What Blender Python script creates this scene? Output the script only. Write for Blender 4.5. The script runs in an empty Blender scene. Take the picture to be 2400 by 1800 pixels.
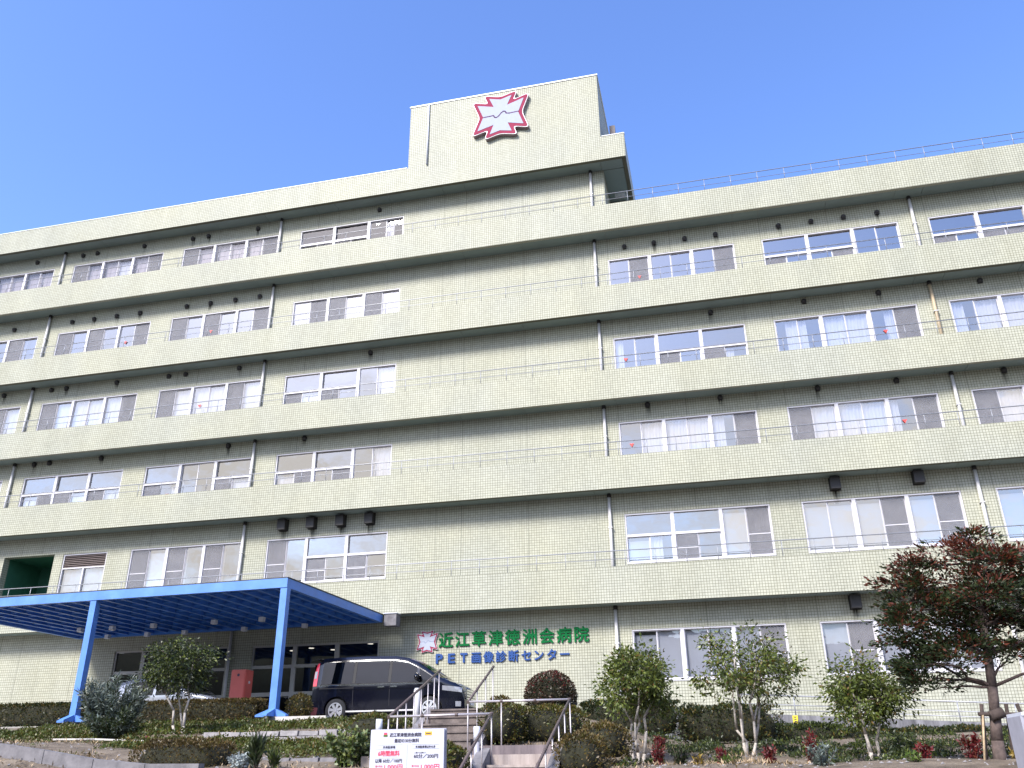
import bpy, bmesh, math, random
import numpy as np
from mathutils import Vector, Matrix

random.seed(7)
RNG = np.random.default_rng(7)
SC = bpy.context.scene
COL = SC.collection

# ------------------------------------------------------------------ camera
YAW, PITCH, ROLL = math.radians(-13.1016), math.radians(24.2826), math.radians(-0.57868)
def cam_axes():
    cy, sy, cp, sp = math.cos(YAW), math.sin(YAW), math.cos(PITCH), math.sin(PITCH)
    f = Vector((sy*cp, cy*cp, sp)); r = Vector((cy, -sy, 0)); u = r.cross(f)
    cr, sr = math.cos(ROLL), math.sin(ROLL)
    return r*cr + u*sr, u*cr - r*sr, f
cr_, cu_, cf_ = cam_axes()
cam = bpy.data.cameras.new('camera')
cam.sensor_width = 36.0
cam.lens = 2007.215/2400*36.0
cam.clip_start, cam.clip_end = 0.1, 3000
camo = bpy.data.objects.new('camera', cam)
camo.matrix_world = Matrix(((cr_.x, cu_.x, -cf_.x, 0), (cr_.y, cu_.y, -cf_.y, 0), (cr_.z, cu_.z, -cf_.z, 0), (0, 0, 0, 1)))
COL.objects.link(camo); SC.camera = camo

# ------------------------------------------------------------------ world, sun, exposure
SUN_DIR = Vector((-0.50, -1.0, 1.02)).normalized()
elev = math.asin(SUN_DIR.z); azim = math.atan2(SUN_DIR.x, SUN_DIR.y)
W = bpy.data.worlds.new('World'); SC.world = W; W.use_nodes = True
nt = W.node_tree; N = nt.nodes; L = nt.links
bg = N['Background']
sky = N.new('ShaderNodeTexSky'); sky.sky_type = 'NISHITA'; sky.sun_disc = False
sky.sun_elevation = elev; sky.sun_rotation = azim
sky.air_density = 1.0; sky.dust_density = 0.7; sky.ozone_density = 2.0
hs = N.new('ShaderNodeHueSaturation'); hs.inputs['Hue'].default_value = 0.514
hs.inputs['Saturation'].default_value = 1.18; hs.inputs['Value'].default_value = 2.15
L.new(sky.outputs[0], hs.inputs['Color'])
# low cumulus all round the horizon (seen only mirrored in the windows)
tc = N.new('ShaderNodeTexCoord'); sep = N.new('ShaderNodeSeparateXYZ'); L.new(tc.outputs['Generated'], sep.inputs[0])
mp = N.new('ShaderNodeMapping'); mp.inputs['Scale'].default_value = (3.2, 3.2, 8.0); L.new(tc.outputs['Generated'], mp.inputs[0])
no = N.new('ShaderNodeTexNoise'); no.inputs['Scale'].default_value = 1.6; no.inputs['Detail'].default_value = 7; no.inputs['Roughness'].default_value = 0.58
L.new(mp.outputs[0], no.inputs['Vector'])
cr1 = N.new('ShaderNodeValToRGB'); cr1.color_ramp.elements[0].position = 0.36; cr1.color_ramp.elements[1].position = 0.60
L.new(no.outputs['Fac'], cr1.inputs[0])
mr = N.new('ShaderNodeMapRange'); mr.inputs['From Min'].default_value = 0.475; mr.inputs['From Max'].default_value = 0.36
L.new(sep.outputs['Z'], mr.inputs['Value'])
mm = N.new('ShaderNodeMath'); mm.operation = 'MULTIPLY'; L.new(cr1.outputs[0], mm.inputs[0]); L.new(mr.outputs[0], mm.inputs[1])
mx = N.new('ShaderNodeMix'); mx.data_type = 'RGBA'
L.new(mm.outputs[0], mx.inputs['Factor']); L.new(hs.outputs[0], mx.inputs['A'])
mx.inputs['B'].default_value = (8.5, 8.4, 8.6, 1)
L.new(mx.outputs['Result'], bg.inputs['Color'])
bg.inputs['Strength'].default_value = 0.10

sun = bpy.data.lights.new('sun', 'SUN'); sun.energy = 3.9; sun.angle = math.radians(16); sun.color = (1.0, 0.945, 0.87)
suno = bpy.data.objects.new('sun', sun); suno.rotation_euler = SUN_DIR.to_track_quat('Z', 'Y').to_euler()
suno.location = SUN_DIR*60; COL.objects.link(suno)

SC.view_settings.view_transform = 'Standard'; SC.view_settings.look = 'None'
SC.view_settings.gamma = 1.0; SC.view_settings.exposure = 0.90
SC.view_settings.use_curve_mapping = False
SC.cycles.max_bounces = 6; SC.cycles.transparent_max_bounces = 12
SC.cycles.sample_clamp_indirect = 6

# ------------------------------------------------------------------ materials
def new_mat(name):
    m = bpy.data.materials.new(name); m.use_nodes = True
    return m, m.node_tree.nodes, m.node_tree.links, m.node_tree.nodes['Principled BSDF']
def noise(N, L, scale, detail=4, rough=0.55, vec=None, coord='Object'):
    n = N.new('ShaderNodeTexNoise'); n.inputs['Scale'].default_value = scale
    n.inputs['Detail'].default_value = detail; n.inputs['Roughness'].default_value = rough
    if vec is None:
        t = N.new('ShaderNodeTexCoord'); vec = t.outputs[coord]
    L.new(vec, n.inputs['Vector']); return n
def ramp(N, L, src, stops):
    r = N.new('ShaderNodeValToRGB'); e = r.color_ramp.elements
    while len(e) < len(stops): e.new(0.5)
    for k, (p, c) in enumerate(stops):
        e[k].position = p; e[k].color = (*c, 1)
    L.new(src, r.inputs[0]); return r
def bump(N, L, b, src, strength, dist=0.02):
    bn = N.new('ShaderNodeBump'); bn.inputs['Strength'].default_value = strength; bn.inputs['Distance'].default_value = dist
    L.new(src, bn.inputs['Height']); L.new(bn.outputs[0], b.inputs['Normal'])
def simple(name, col, rough=0.5, metal=0.0, var=0.12, scale=6, spec=0.5, bmp=0.0, coat=0.0):
    m, N, L, b = new_mat(name)
    n = noise(N, L, scale)
    lo = tuple(c*(1-var) for c in col); hi = tuple(min(1, c*(1+var)) for c in col)
    r = ramp(N, L, n.outputs['Fac'], [(0.3, lo), (0.7, hi)])
    L.new(r.outputs[0], b.inputs['Base Color'])
    b.inputs['Roughness'].default_value = rough; b.inputs['Metallic'].default_value = metal
    b.inputs['Specular IOR Level'].default_value = spec
    if coat: b.inputs['Coat Weight'].default_value = coat; b.inputs['Coat Roughness'].default_value = 0.05
    if bmp: bump(N, L, b, n.outputs['Fac'], bmp)
    return m
def tile_mat():
    m, N, L, b = new_mat('pale green glazed wall tile')
    t = N.new('ShaderNodeTexCoord'); s = N.new('ShaderNodeSeparateXYZ'); L.new(t.outputs['Object'], s.inputs[0])
    a = N.new('ShaderNodeMath'); a.operation = 'ADD'; L.new(s.outputs['X'], a.inputs[0]); L.new(s.outputs['Y'], a.inputs[1])
    c = N.new('ShaderNodeCombineXYZ'); L.new(a.outputs[0], c.inputs['X']); L.new(s.outputs['Z'], c.inputs['Y'])
    br = N.new('ShaderNodeTexBrick'); br.offset = 0.0; br.squash = 1.0
    br.inputs['Scale'].default_value = 1.0; br.inputs['Brick Width'].default_value = 0.095; br.inputs['Row Height'].default_value = 0.095
    br.inputs['Mortar Size'].default_value = 0.0066; br.inputs['Mortar Smooth'].default_value = 0.15
    br.inputs['Bias'].default_value = 0.0
    br.inputs['Color1'].default_value = (0.465, 0.465, 0.383, 1); br.inputs['Color2'].default_value = (0.405, 0.405, 0.333, 1)
    br.inputs['Mortar'].default_value = (0.15, 0.147, 0.108, 1)
    L.new(c.outputs[0], br.inputs['Vector'])
    # broad soot and weather streaks, vertical
    mp = N.new('ShaderNodeMapping'); mp.inputs['Scale'].default_value = (0.9, 0.9, 0.12); L.new(t.outputs['Object'], mp.inputs[0])
    n1 = noise(N, L, 1.0, 6, 0.6, mp.outputs[0])
    r1 = ramp(N, L, n1.outputs['Fac'], [(0.25, (0.87, 0.87, 0.85)), (0.62, (1, 1, 1))])
    n2 = noise(N, L, 0.35, 3, 0.5)
    r2 = ramp(N, L, n2.outputs['Fac'], [(0.3, (0.93, 0.95, 0.97)), (0.7, (1.0, 1.0, 0.95))])
    mp3 = N.new('ShaderNodeMapping'); mp3.inputs['Scale'].default_value = (5.5, 5.5, 0.22); L.new(t.outputs['Object'], mp3.inputs[0])
    n3 = noise(N, L, 1.0, 5, 0.65, mp3.outputs[0]); r3 = ramp(N, L, n3.outputs['Fac'], [(0.22, (0.86, 0.85, 0.81)), (0.40, (1, 1, 1))])
    m0 = N.new('ShaderNodeMix'); m0.data_type = 'RGBA'; m0.blend_type = 'MULTIPLY'; m0.inputs['Factor'].default_value = 1
    L.new(br.outputs['Color'], m0.inputs['A']); L.new(r3.outputs[0], m0.inputs['B'])
    m1 = N.new('ShaderNodeMix'); m1.data_type = 'RGBA'; m1.blend_type = 'MULTIPLY'; m1.inputs['Factor'].default_value = 1
    L.new(m0.outputs['Result'], m1.inputs['A']); L.new(r1.outputs[0], m1.inputs['B'])
    m2 = N.new('ShaderNodeMix'); m2.data_type = 'RGBA'; m2.blend_type = 'MULTIPLY'; m2.inputs['Factor'].default_value = 1
    L.new(m1.outputs['Result'], m2.inputs['A']); L.new(r2.outputs[0], m2.inputs['B'])
    L.new(m2.outputs['Result'], b.inputs['Base Color'])
    b.inputs['Roughness'].default_value = 0.5; b.inputs['Specular IOR Level'].default_value = 0.2
    inv = N.new('ShaderNodeMath'); inv.operation = 'SUBTRACT'; inv.inputs[0].default_value = 1.0; L.new(br.outputs['Fac'], inv.inputs[1])
    bump(N, L, b, inv.outputs[0], 0.5, 0.006)
    return m
def painted(name, col):
    m, N, L, b = new_mat(name)
    n = noise(N, L, 1.6, 6, 0.6); r = ramp(N, L, n.outputs['Fac'], [(0.28, tuple(c*.82 for c in col)), (0.55, col), (0.78, tuple(min(1, c*1.12+.03) for c in col))])
    n2 = noise(N, L, 9, 8, 0.7); r2 = ramp(N, L, n2.outputs['Fac'], [(0.665, (0, 0, 0)), (0.71, (1, 1, 1))])
    mx = N.new('ShaderNodeMix'); mx.data_type = 'RGBA'; L.new(r2.outputs[0], mx.inputs['Factor']); L.new(r.outputs[0], mx.inputs['A']); mx.inputs['B'].default_value = (0.13, 0.085, 0.06, 1)
    L.new(mx.outputs['Result'], b.inputs['Base Color']); r3 = ramp(N, L, n.outputs['Fac'], [(0.3, (.38,)*3), (0.7, (.6,)*3)]); L.new(r3.outputs[0], b.inputs['Roughness']); bump(N, L, b, n2.outputs['Fac'], 0.08, 0.01)
    return m
def glass_mat(name, refl=0.34, tint=(0.88, 0.89, 0.92)):
    m, N, L, b = new_mat(name); N.remove(b); out = N['Material Output']
    g = N.new('ShaderNodeBsdfGlossy'); g.inputs['Roughness'].default_value = 0.0; g.inputs['Color'].default_value = (1.0, 0.965, 0.91, 1)
    n = noise(N, L, 1.3, 2); bn = N.new('ShaderNodeBump'); bn.inputs['Strength'].default_value = 0.06; bn.inputs['Distance'].default_value = 0.05
    L.new(n.outputs['Fac'], bn.inputs['Height']); L.new(bn.outputs[0], g.inputs['Normal'])
    tr = N.new('ShaderNodeBsdfTransparent'); tr.inputs['Color'].default_value = (*tint, 1)
    lw = N.new('ShaderNodeLayerWeight'); lw.inputs['Blend'].default_value = 0.25
    ma = N.new('ShaderNodeMath'); ma.operation = 'MULTIPLY_ADD'; ma.inputs[1].default_value = 0.5; ma.inputs[2].default_value = refl
    L.new(lw.outputs['Fresnel'], ma.inputs[0])
    cl = N.new('ShaderNodeClamp'); L.new(ma.outputs[0], cl.inputs[0])
    mix = N.new('ShaderNodeMixShader'); L.new(cl.outputs[0], mix.inputs[0]); L.new(tr.outputs[0], mix.inputs[1]); L.new(g.outputs[0], mix.inputs[2])
    L.new(mix.outputs[0], out.inputs['Surface']); return m
def screen_mat():
    m, N, L, b = new_mat('grey insect screen mesh'); out = N['Material Output']
    n = noise(N, L, 3, 3); r = ramp(N, L, n.outputs['Fac'], [(0.3, (0.20, 0.20, 0.225)), (0.7, (0.25, 0.25, 0.275))])
    L.new(r.outputs[0], b.inputs['Base Color']); b.inputs['Roughness'].default_value = 0.8
    tr = N.new('ShaderNodeBsdfTransparent'); mix = N.new('ShaderNodeMixShader'); mix.inputs[0].default_value = 0.50
    L.new(tr.outputs[0], mix.inputs[1]); L.new(b.outputs[0], mix.inputs[2]); L.new(mix.outputs[0], out.inputs['Surface']); return m
def emit(name, col, s):
    m, N, L, b = new_mat(name); n = noise(N, L, 4)
    r = ramp(N, L, n.outputs['Fac'], [(0.2, tuple(c*0.9 for c in col)), (0.8, col)])
    L.new(r.outputs[0], b.inputs['Emission Color']); b.inputs['Emission Strength'].default_value = s; return m
def leaf_mat(name, stops, rough=0.45, scale=9.0, trans=0.25):
    m, N, L, b = new_mat(name); out = N['Material Output']
    n = noise(N, L, scale, 2, 0.7); r = ramp(N, L, n.outputs['Fac'], stops)
    L.new(r.outputs[0], b.inputs['Base Color']); b.inputs['Roughness'].default_value = rough
    t = N.new('ShaderNodeBsdfTranslucent'); L.new(r.outputs[0], t.inputs['Color'])
    mix = N.new('ShaderNodeMixShader'); mix.inputs[0].default_value = trans
    L.new(b.outputs[0], mix.inputs[1]); L.new(t.outputs[0], mix.inputs[2]); L.new(mix.outputs[0], out.inputs['Surface']); return m
def soil_mat():
    m, N, L, b = new_mat('sandy garden soil')
    n = noise(N, L, 2.2, 9, 0.66); r = ramp(N, L, n.outputs['Fac'], [(0.25, (0.055, 0.042, 0.03)), (0.5, (0.165, 0.13, 0.095)), (0.75, (0.29, 0.24, 0.18))])
    v = N.new('ShaderNodeTexVoronoi'); v.inputs['Scale'].default_value = 18; t = N.new('ShaderNodeTexCoord'); L.new(t.outputs['Object'], v.inputs['Vector'])
    r2 = ramp(N, L, v.outputs['Distance'], [(0.05, (1.35, 1.3, 1.2)), (0.3, (0.9, 0.9, 0.9))])
    mx = N.new('ShaderNodeMix'); mx.data_type = 'RGBA'; mx.blend_type = 'MULTIPLY'; mx.inputs['Factor'].default_value = 0.8
    L.new(r.outputs[0], mx.inputs['A']); L.new(r2.outputs[0], mx.inputs['B']); L.new(mx.outputs['Result'], b.inputs['Base Color'])
    b.inputs['Roughness'].default_value = 0.95; n2 = noise(N, L, 14, 8, 0.7); bump(N, L, b, n2.outputs['Fac'], 0.9, 0.06); return m
def concrete_mat(name, a, c, streak=True):
    m, N, L, b = new_mat(name)
    t = N.new('ShaderNodeTexCoord'); mp = N.new('ShaderNodeMapping'); mp.inputs['Scale'].default_value = (3, 3, 0.35 if streak else 3); L.new(t.outputs['Object'], mp.inputs[0])
    n = noise(N, L, 1.6, 8, 0.62, mp.outputs[0]); r = ramp(N, L, n.outputs['Fac'], [(0.28, a), (0.7, c)]); L.new(r.outputs[0], b.inputs['Base Color'])
    b.inputs['Roughness'].default_value = 0.85; n2 = noise(N, L, 30, 5); bump(N, L, b, n2.outputs['Fac'], 0.3, 0.01); return m

M = {}
M['tile'] = tile_mat()
M['soffit'] = simple('grey green soffit board', (0.235, 0.30, 0.285), 0.7, var=0.06, scale=0.8)
M['slab'] = simple('plain concrete slab', (0.25, 0.25, 0.22), 0.85)
M['sealant'] = simple('dark joint sealant', (0.17, 0.175, 0.14), 0.8)
M['alu'] = simple('white aluminium frame', (0.58, 0.57, 0.61), 0.4, var=0.04)
M['alu2'] = simple('grey aluminium frame', (0.42, 0.41, 0.39), 0.4, var=0.05)
M['coping'] = simple('white metal coping', (0.80, 0.82, 0.84), 0.4, var=0.03)
M['pipe'] = simple('pale grey pvc pipe', (0.54, 0.535, 0.54), 0.45, var=0.08, scale=2)
M['pipe_rust'] = simple('rust stained pvc pipe', (0.45, 0.36, 0.24), 0.55, var=0.3, scale=2)
M['rail'] = simple('grey galvanised rail', (0.30, 0.31, 0.34), 0.4, 0.3, var=0.06)
M['vent'] = simple('black bronze vent hood', (0.022, 0.02, 0.02), 0.5)
M['glass'] = glass_mat('window glass')
M['glass_low'] = glass_mat('plain window glass', 0.10, (0.82, 0.83, 0.86))
M['glass_dark'] = glass_mat('dark entrance glass', 0.06, (0.35, 0.36, 0.38))
M['screen'] = screen_mat()
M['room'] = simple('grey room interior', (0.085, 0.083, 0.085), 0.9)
M['curtain'] = simple('white curtain cloth', (0.66, 0.66, 0.71), 0.9, var=0.04, scale=3)
M['curtain2'] = simple('pinkish grey curtain cloth', (0.50, 0.45, 0.46), 0.9, var=0.06, scale=3)
M['blind'] = simple('pale grey roller blind', (0.40, 0.42, 0.45), 0.85, var=0.03, scale=1)
M['blind2'] = simple('blue grey draped blind', (0.44, 0.455, 0.50), 0.85, var=0.05, scale=1)
M['louvre'] = simple('brown metal louvre', (0.16, 0.13, 0.125), 0.5)
M['green_wall'] = simple('dark green painted wall', (0.03, 0.12, 0.08), 0.6)
M['red_mark'] = simple('red access mark', (0.62, 0.07, 0.06), 0.5)
M['blue'] = painted('sky blue painted steel', (0.095, 0.235, 0.62))
M['blue_deck'] = simple('blue painted steel deck', (0.05, 0.20, 0.62), 0.5, var=0.12, scale=2)
M['white'] = simple('white painted metal', (0.56, 0.58, 0.64), 0.4, var=0.03)
M['lamp'] = emit('lit ceiling lamp', (1.0, 0.92, 0.75), 1.6)
M['green_sign'] = simple('green sign enamel', (0.0, 0.115, 0.03), 0.7, var=0.05, spec=0.15)
M['blue_sign'] = simple('blue sign enamel', (0.03, 0.075, 0.24), 0.7, var=0.05, spec=0.15)
M['pink'] = simple('crimson emblem border', (0.27, 0.045, 0.085), 0.85, var=0.08, scale=1.5, spec=0.1)
M['emblem_white'] = simple('white emblem face', (0.37, 0.40, 0.49), 0.85, var=0.03, spec=0.1)
M['emblem_side'] = simple('grey emblem side', (0.33, 0.26, 0.27), 0.5)
M['emblem_line'] = simple('violet emblem line', (0.10, 0.05, 0.12), 0.8)
M['soil'] = soil_mat()
M['asphalt'] = concrete_mat('asphalt', (0.04, 0.04, 0.042), (0.06, 0.06, 0.06), False)
M['paving'] = concrete_mat('plaza paving', (0.24, 0.23, 0.21), (0.33, 0.31, 0.29), False)
M['concrete'] = concrete_mat('streaked concrete', (0.05, 0.05, 0.056), (0.235, 0.235, 0.255))
M['concrete2'] = concrete_mat('grey concrete edging', (0.085, 0.082, 0.09), (0.21, 0.20, 0.21), False)
M['stone'] = concrete_mat('grey split stone', (0.13, 0.125, 0.13), (0.33, 0.31, 0.31), False)
M['stone_pale'] = concrete_mat('pale stone strip', (0.42, 0.40, 0.37), (0.56, 0.53, 0.49), False)
M['granite'] = concrete_mat('dark wet granite', (0.055, 0.045, 0.055), (0.22, 0.18, 0.18), True)
M['granite2'] = concrete_mat('pinkish granite step', (0.20, 0.165, 0.15), (0.42, 0.36, 0.33), True)
M['granite3'] = concrete_mat('brown red granite riser', (0.06, 0.048, 0.045), (0.20, 0.165, 0.15), False)
M['handrail'] = simple('brown coated handrail', (0.10, 0.075, 0.07), 0.5)
M['steel'] = simple('pale steel tube', (0.42, 0.39, 0.40), 0.35, 0.4, var=0.06)
M['bark_white'] = simple('pale grey bark', (0.40, 0.36, 0.32), 0.9, var=0.3, scale=14, bmp=0.5)
M['bark_dark'] = simple('dark brown bark', (0.075, 0.052, 0.045), 0.9, var=0.4, scale=16, bmp=0.6)
M['bark_big'] = simple('grey brown bark', (0.085, 0.062, 0.055), 0.9, var=0.4, scale=12, bmp=0.6)
M['stake'] = simple('weathered timber stake', (0.055, 0.04, 0.035), 0.9, var=0.3, scale=14)
M['van'] = simple('dark navy car paint', (0.003, 0.0035, 0.009), 0.14, 0.0, var=0.05, spec=0.4, coat=0.7)
M['silver'] = simple('white silver car paint', (0.62, 0.63, 0.67), 0.25, 0.35, var=0.03, coat=1.0)
M['car_glass'] = glass_mat('tinted car glass', 0.03, (0.10, 0.11, 0.12))
M['car_dark'] = simple('black car interior', (0.012, 0.012, 0.014), 0.7)
M['chrome'] = simple('chrome trim', (0.75, 0.76, 0.78), 0.12, 1.0, var=0.02)
M['tyre'] = simple('tyre rubber', (0.018, 0.018, 0.02), 0.85)
M['alloy'] = simple('silver alloy wheel', (0.66, 0.67, 0.70), 0.25, 0.6, var=0.03)
M['tail'] = simple('red tail lamp lens', (0.55, 0.04, 0.06), 0.15, coat=1.0)
M['clear'] = simple('clear lamp lens', (0.30, 0.31, 0.34), 0.1, 0.2, coat=1.0)
M['coral'] = simple('faded coral red paint', (0.52, 0.10, 0.085), 0.45, var=0.08, scale=2)
M['red_dark'] = simple('dull red plastic', (0.28, 0.05, 0.05), 0.6)
M['yellow'] = simple('yellow plate', (0.80, 0.60, 0.03), 0.5)
M['orange'] = simple('orange plate', (0.78, 0.36, 0.03), 0.5)
M['ink'] = simple('dark ink', (0.035, 0.03, 0.06), 0.6)
M['ink_red'] = simple('red ink', (0.62, 0.04, 0.10), 0.6)
M['ink_line'] = simple('grey blue ink', (0.42, 0.46, 0.58), 0.6)
M['sign_face'] = simple('white sign board', (0.47, 0.485, 0.57), 0.4, var=0.03)
M['sign_edge'] = simple('grey sign edge', (0.33, 0.33, 0.38), 0.5)
M['hedge_core'] = simple('dark light blocking core', (0.020, 0.020, 0.010), 1.0, var=0.4, scale=20)  # near black, for the added cores that stop light passing through shrubs
LG = lambda n, a, b, c, **k: leaf_mat(n, [(p, tuple(v*0.76 for v in q)) for p, q in ((0.32, a), (0.5, b), (0.68, c))], **k)
M['leaf_tree'] = LG('glossy green leaf', (0.034, 0.060, 0.012), (0.11, 0.150, 0.026), (0.28, 0.32, 0.065))
M['leaf_yel'] = LG('yellowing leaf', (0.11, 0.12, 0.03), (0.22, 0.17, 0.05), (0.28, 0.12, 0.04))
M['leaf_dark'] = LG('dark green leaf', (0.014, 0.026, 0.010), (0.034, 0.054, 0.017), (0.075, 0.092, 0.028))
M['leaf_red'] = LG('autumn red leaf', (0.065, 0.020, 0.012), (0.14, 0.032, 0.017), (0.21, 0.062, 0.022))
M['leaf_crimson'] = LG('crimson leaf', (0.08, 0.010, 0.014), (0.19, 0.020, 0.026), (0.28, 0.035, 0.035))
M['leaf_azalea'] = LG('olive brown azalea leaf', (0.040, 0.042, 0.008), (0.105, 0.092, 0.016), (0.20, 0.125, 0.030), scale=5)
M['leaf_brown'] = LG('brown clipped leaf', (0.045, 0.033, 0.014), (0.12, 0.083, 0.028), (0.22, 0.145, 0.05), scale=6)
M['leaf_round'] = LG('bronze green clipped leaf', (0.030, 0.036, 0.016), (0.065, 0.052, 0.025), (0.13, 0.062, 0.042), scale=3)
M['leaf_grey'] = LG('grey green needle leaf', (0.08, 0.11, 0.09), (0.17, 0.215, 0.19), (0.30, 0.35, 0.31))
M['leaf_silver'] = LG('silver leaf', (0.30, 0.36, 0.37), (0.46, 0.53, 0.54), (0.62, 0.68, 0.68))
M['leaf_cover'] = LG('ground cover leaf', (0.035, 0.058, 0.008), (0.090, 0.125, 0.018), (0.17, 0.19, 0.035), scale=4)
M['leaf_lime'] = LG('bright green leaf', (0.06, 0.12, 0.015), (0.12, 0.20, 0.03), (0.21, 0.26, 0.05))
M['leaf_varieg'] = LG('variegated leaf', (0.05, 0.10, 0.03), (0.15, 0.21, 0.08), (0.42, 0.42, 0.20), scale=12)
M['leaf_gold'] = LG('golden leaf', (0.18, 0.13, 0.02), (0.32, 0.22, 0.03), (0.42, 0.28, 0.05))
M['straw'] = simple('dry straw', (0.36, 0.27, 0.17), 0.95, var=0.3, scale=20)

# ------------------------------------------------------------------ mesh builder
class MB:
    def __init__(s): s.v = []; s.f = []; s.mi = []; s.cur = 0; s.sm = []
    def add(s, vs, fs, smooth=False):
        o = len(s.v); s.v += [tuple(p) for p in vs]
        for f in fs: s.f.append(tuple(i+o for i in f)); s.mi.append(s.cur); s.sm.append(smooth)
        return s
    def box(s, x0, x1, y0, y1, z0, z1):
        return s.add([(x0,y0,z0),(x1,y0,z0),(x1,y1,z0),(x0,y1,z0),(x0,y0,z1),(x1,y0,z1),(x1,y1,z1),(x0,y1,z1)],
                     [(0,3,2,1),(4,5,6,7),(0,1,5,4),(1,2,6,5),(2,3,7,6),(3,0,4,7)])
    def tube(s, p0, p1, r0, r1=None, n=8, caps=True):
        r1 = r0 if r1 is None else r1
        p0, p1 = Vector(p0), Vector(p1); d = p1-p0
        if d.length < 1e-6: return s
        d.normalize(); a = d.orthogonal().normalized(); b = d.cross(a)
        vs = []
        for p, r in ((p0, r0), (p1, r1)):
            for k in range(n):
                t = 2*math.pi*k/n; vs.append(p + a*(r*math.cos(t)) + b*(r*math.sin(t)))
        fs = [(k, (k+1) % n, n+(k+1) % n, n+k) for k in range(n)]
        s.add(vs, fs, True)
        if caps:
            o = len(s.v)-2*n
            s.f.append(tuple(o+k for k in reversed(range(n)))); s.f.append(tuple(o+n+k for k in range(n)))
            s.mi += [s.cur]*2; s.sm += [False]*2
        return s
    def path(s, pts, rs, n=8):
        for k in range(len(pts)-1): s.tube(pts[k], pts[k+1], rs[k], rs[k+1], n)
        return s
    def prism(s, poly, y0, y1):
        """polygon in x,z (counter-clockwise seen from -y) extruded from y0 (front) to y1"""
        n = len(poly); vs = [(x, y0, z) for x, z in poly]+[(x, y1, z) for x, z in poly]
        fs = [tuple(range(n)), tuple(range(2*n-1, n-1, -1))]+[(k, n+k, n+(k+1) % n, (k+1) % n) for k in range(n)]
        return s.add(vs, fs)
    def grid(s, rows, smooth=True):
        h = len(rows); w = len(rows[0]); vs = [p for r in rows for p in r]
        return s.add(vs, [(j*w+i, j*w+i+1, (j+1)*w+i+1, (j+1)*w+i) for j in range(h-1) for i in range(w-1)], smooth)
    def mesh(s, name, mats):
        me = bpy.data.meshes.new(name); me.from_pydata(s.v, [], s.f)
        for m in (mats if isinstance(mats, (list, tuple)) else [mats]): me.materials.append(M[m])
        if any(s.mi): me.polygons.foreach_set('material_index', s.mi)
        if any(s.sm): me.polygons.foreach_set('use_smooth', s.sm)
        me.validate(); me.update(); return me
    def build(s, name, mats, parent=None, world=True, fix=False):
        me = s.mesh(name, mats)
        if fix:
            bm = bmesh.new(); bm.from_mesh(me); bmesh.ops.recalc_face_normals(bm, faces=bm.faces); bm.to_mesh(me); bm.free()
        return link(name, me, parent, world)
def link(name, me, parent=None, world=True):
    o = bpy.data.objects.new(name, me); COL.objects.link(o)
    if parent is not None:
        o.parent = parent
        if world and parent.type == 'EMPTY' and parent.parent is None: o.location = -Vector(parent.location)
    return o
def tag(o, label=None, cat=None, group=None, kind=None):
    if label: o['label'] = label
    if cat: o['category'] = cat
    if group: o['group'] = group
    if kind: o['kind'] = kind
    return o
def thing(name, label, cat, loc=(0, 0, 0), group=None, rz=0.0):
    o = bpy.data.objects.new(name, None); o.empty_display_size = 0.3; COL.objects.link(o)
    o.location = loc; o.rotation_euler = (0, 0, rz)
    return tag(o, label, cat, group)
def label(o, t): o['label'] = t; return o

def text_mesh(txt, size, extrude=0.0, align='LEFT'):
    cu = bpy.data.curves.new('text', 'FONT'); cu.body = txt; cu.size = size; cu.extrude = extrude
    cu.align_x = align; cu.resolution_u = 3
    o = bpy.data.objects.new('text', cu); COL.objects.link(o)
    dg = bpy.context.evaluated_depsgraph_get(); me = bpy.data.meshes.new_from_object(o.evaluated_get(dg))
    bpy.data.objects.remove(o); bpy.data.curves.remove(cu); return me
def place_text(name, txt, mat, x, y, z, size, parent, bold=0.0, extrude=0.0, align='LEFT', fit=None, center=False):
    me = text_mesh(txt, size, extrude, align)
    if bold and len(me.vertices):      # heavier strokes: the same outline laid over itself, a hair apart in depth
        bm = bmesh.new(); k = 0
        for dx, dy in ((0, 0), (1, 0), (-1, 0), (0, 1), (0, -1), (.7, .7), (-.7, .7), (.7, -.7), (-.7, -.7)):
            n0 = len(bm.verts); bm.from_mesh(me); bm.verts.ensure_lookup_table()
            for v in bm.verts[n0:]: v.co += Vector((dx*bold, dy*bold, k*0.0002))
            k += 1
        bm.to_mesh(me); bm.free()
    me.materials.clear(); me.materials.append(M[mat]); me.name = name
    n = len(me.vertices); co = np.empty(n*3); me.vertices.foreach_get('co', co); co = co.reshape(-1, 3)
    if center and n: co[:, 0] -= (co[:, 0].min()+co[:, 0].max())/2
    if fit and n:
        w = co[:, 0].max()-co[:, 0].min(); co[:, 0] *= fit/max(w, 1e-6)
    out = np.stack([co[:, 0]+x, y-co[:, 2], co[:, 1]+z], 1)
    me.vertices.foreach_set('co', out.ravel()); me.update()
    return link(name, me, parent)

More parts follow.
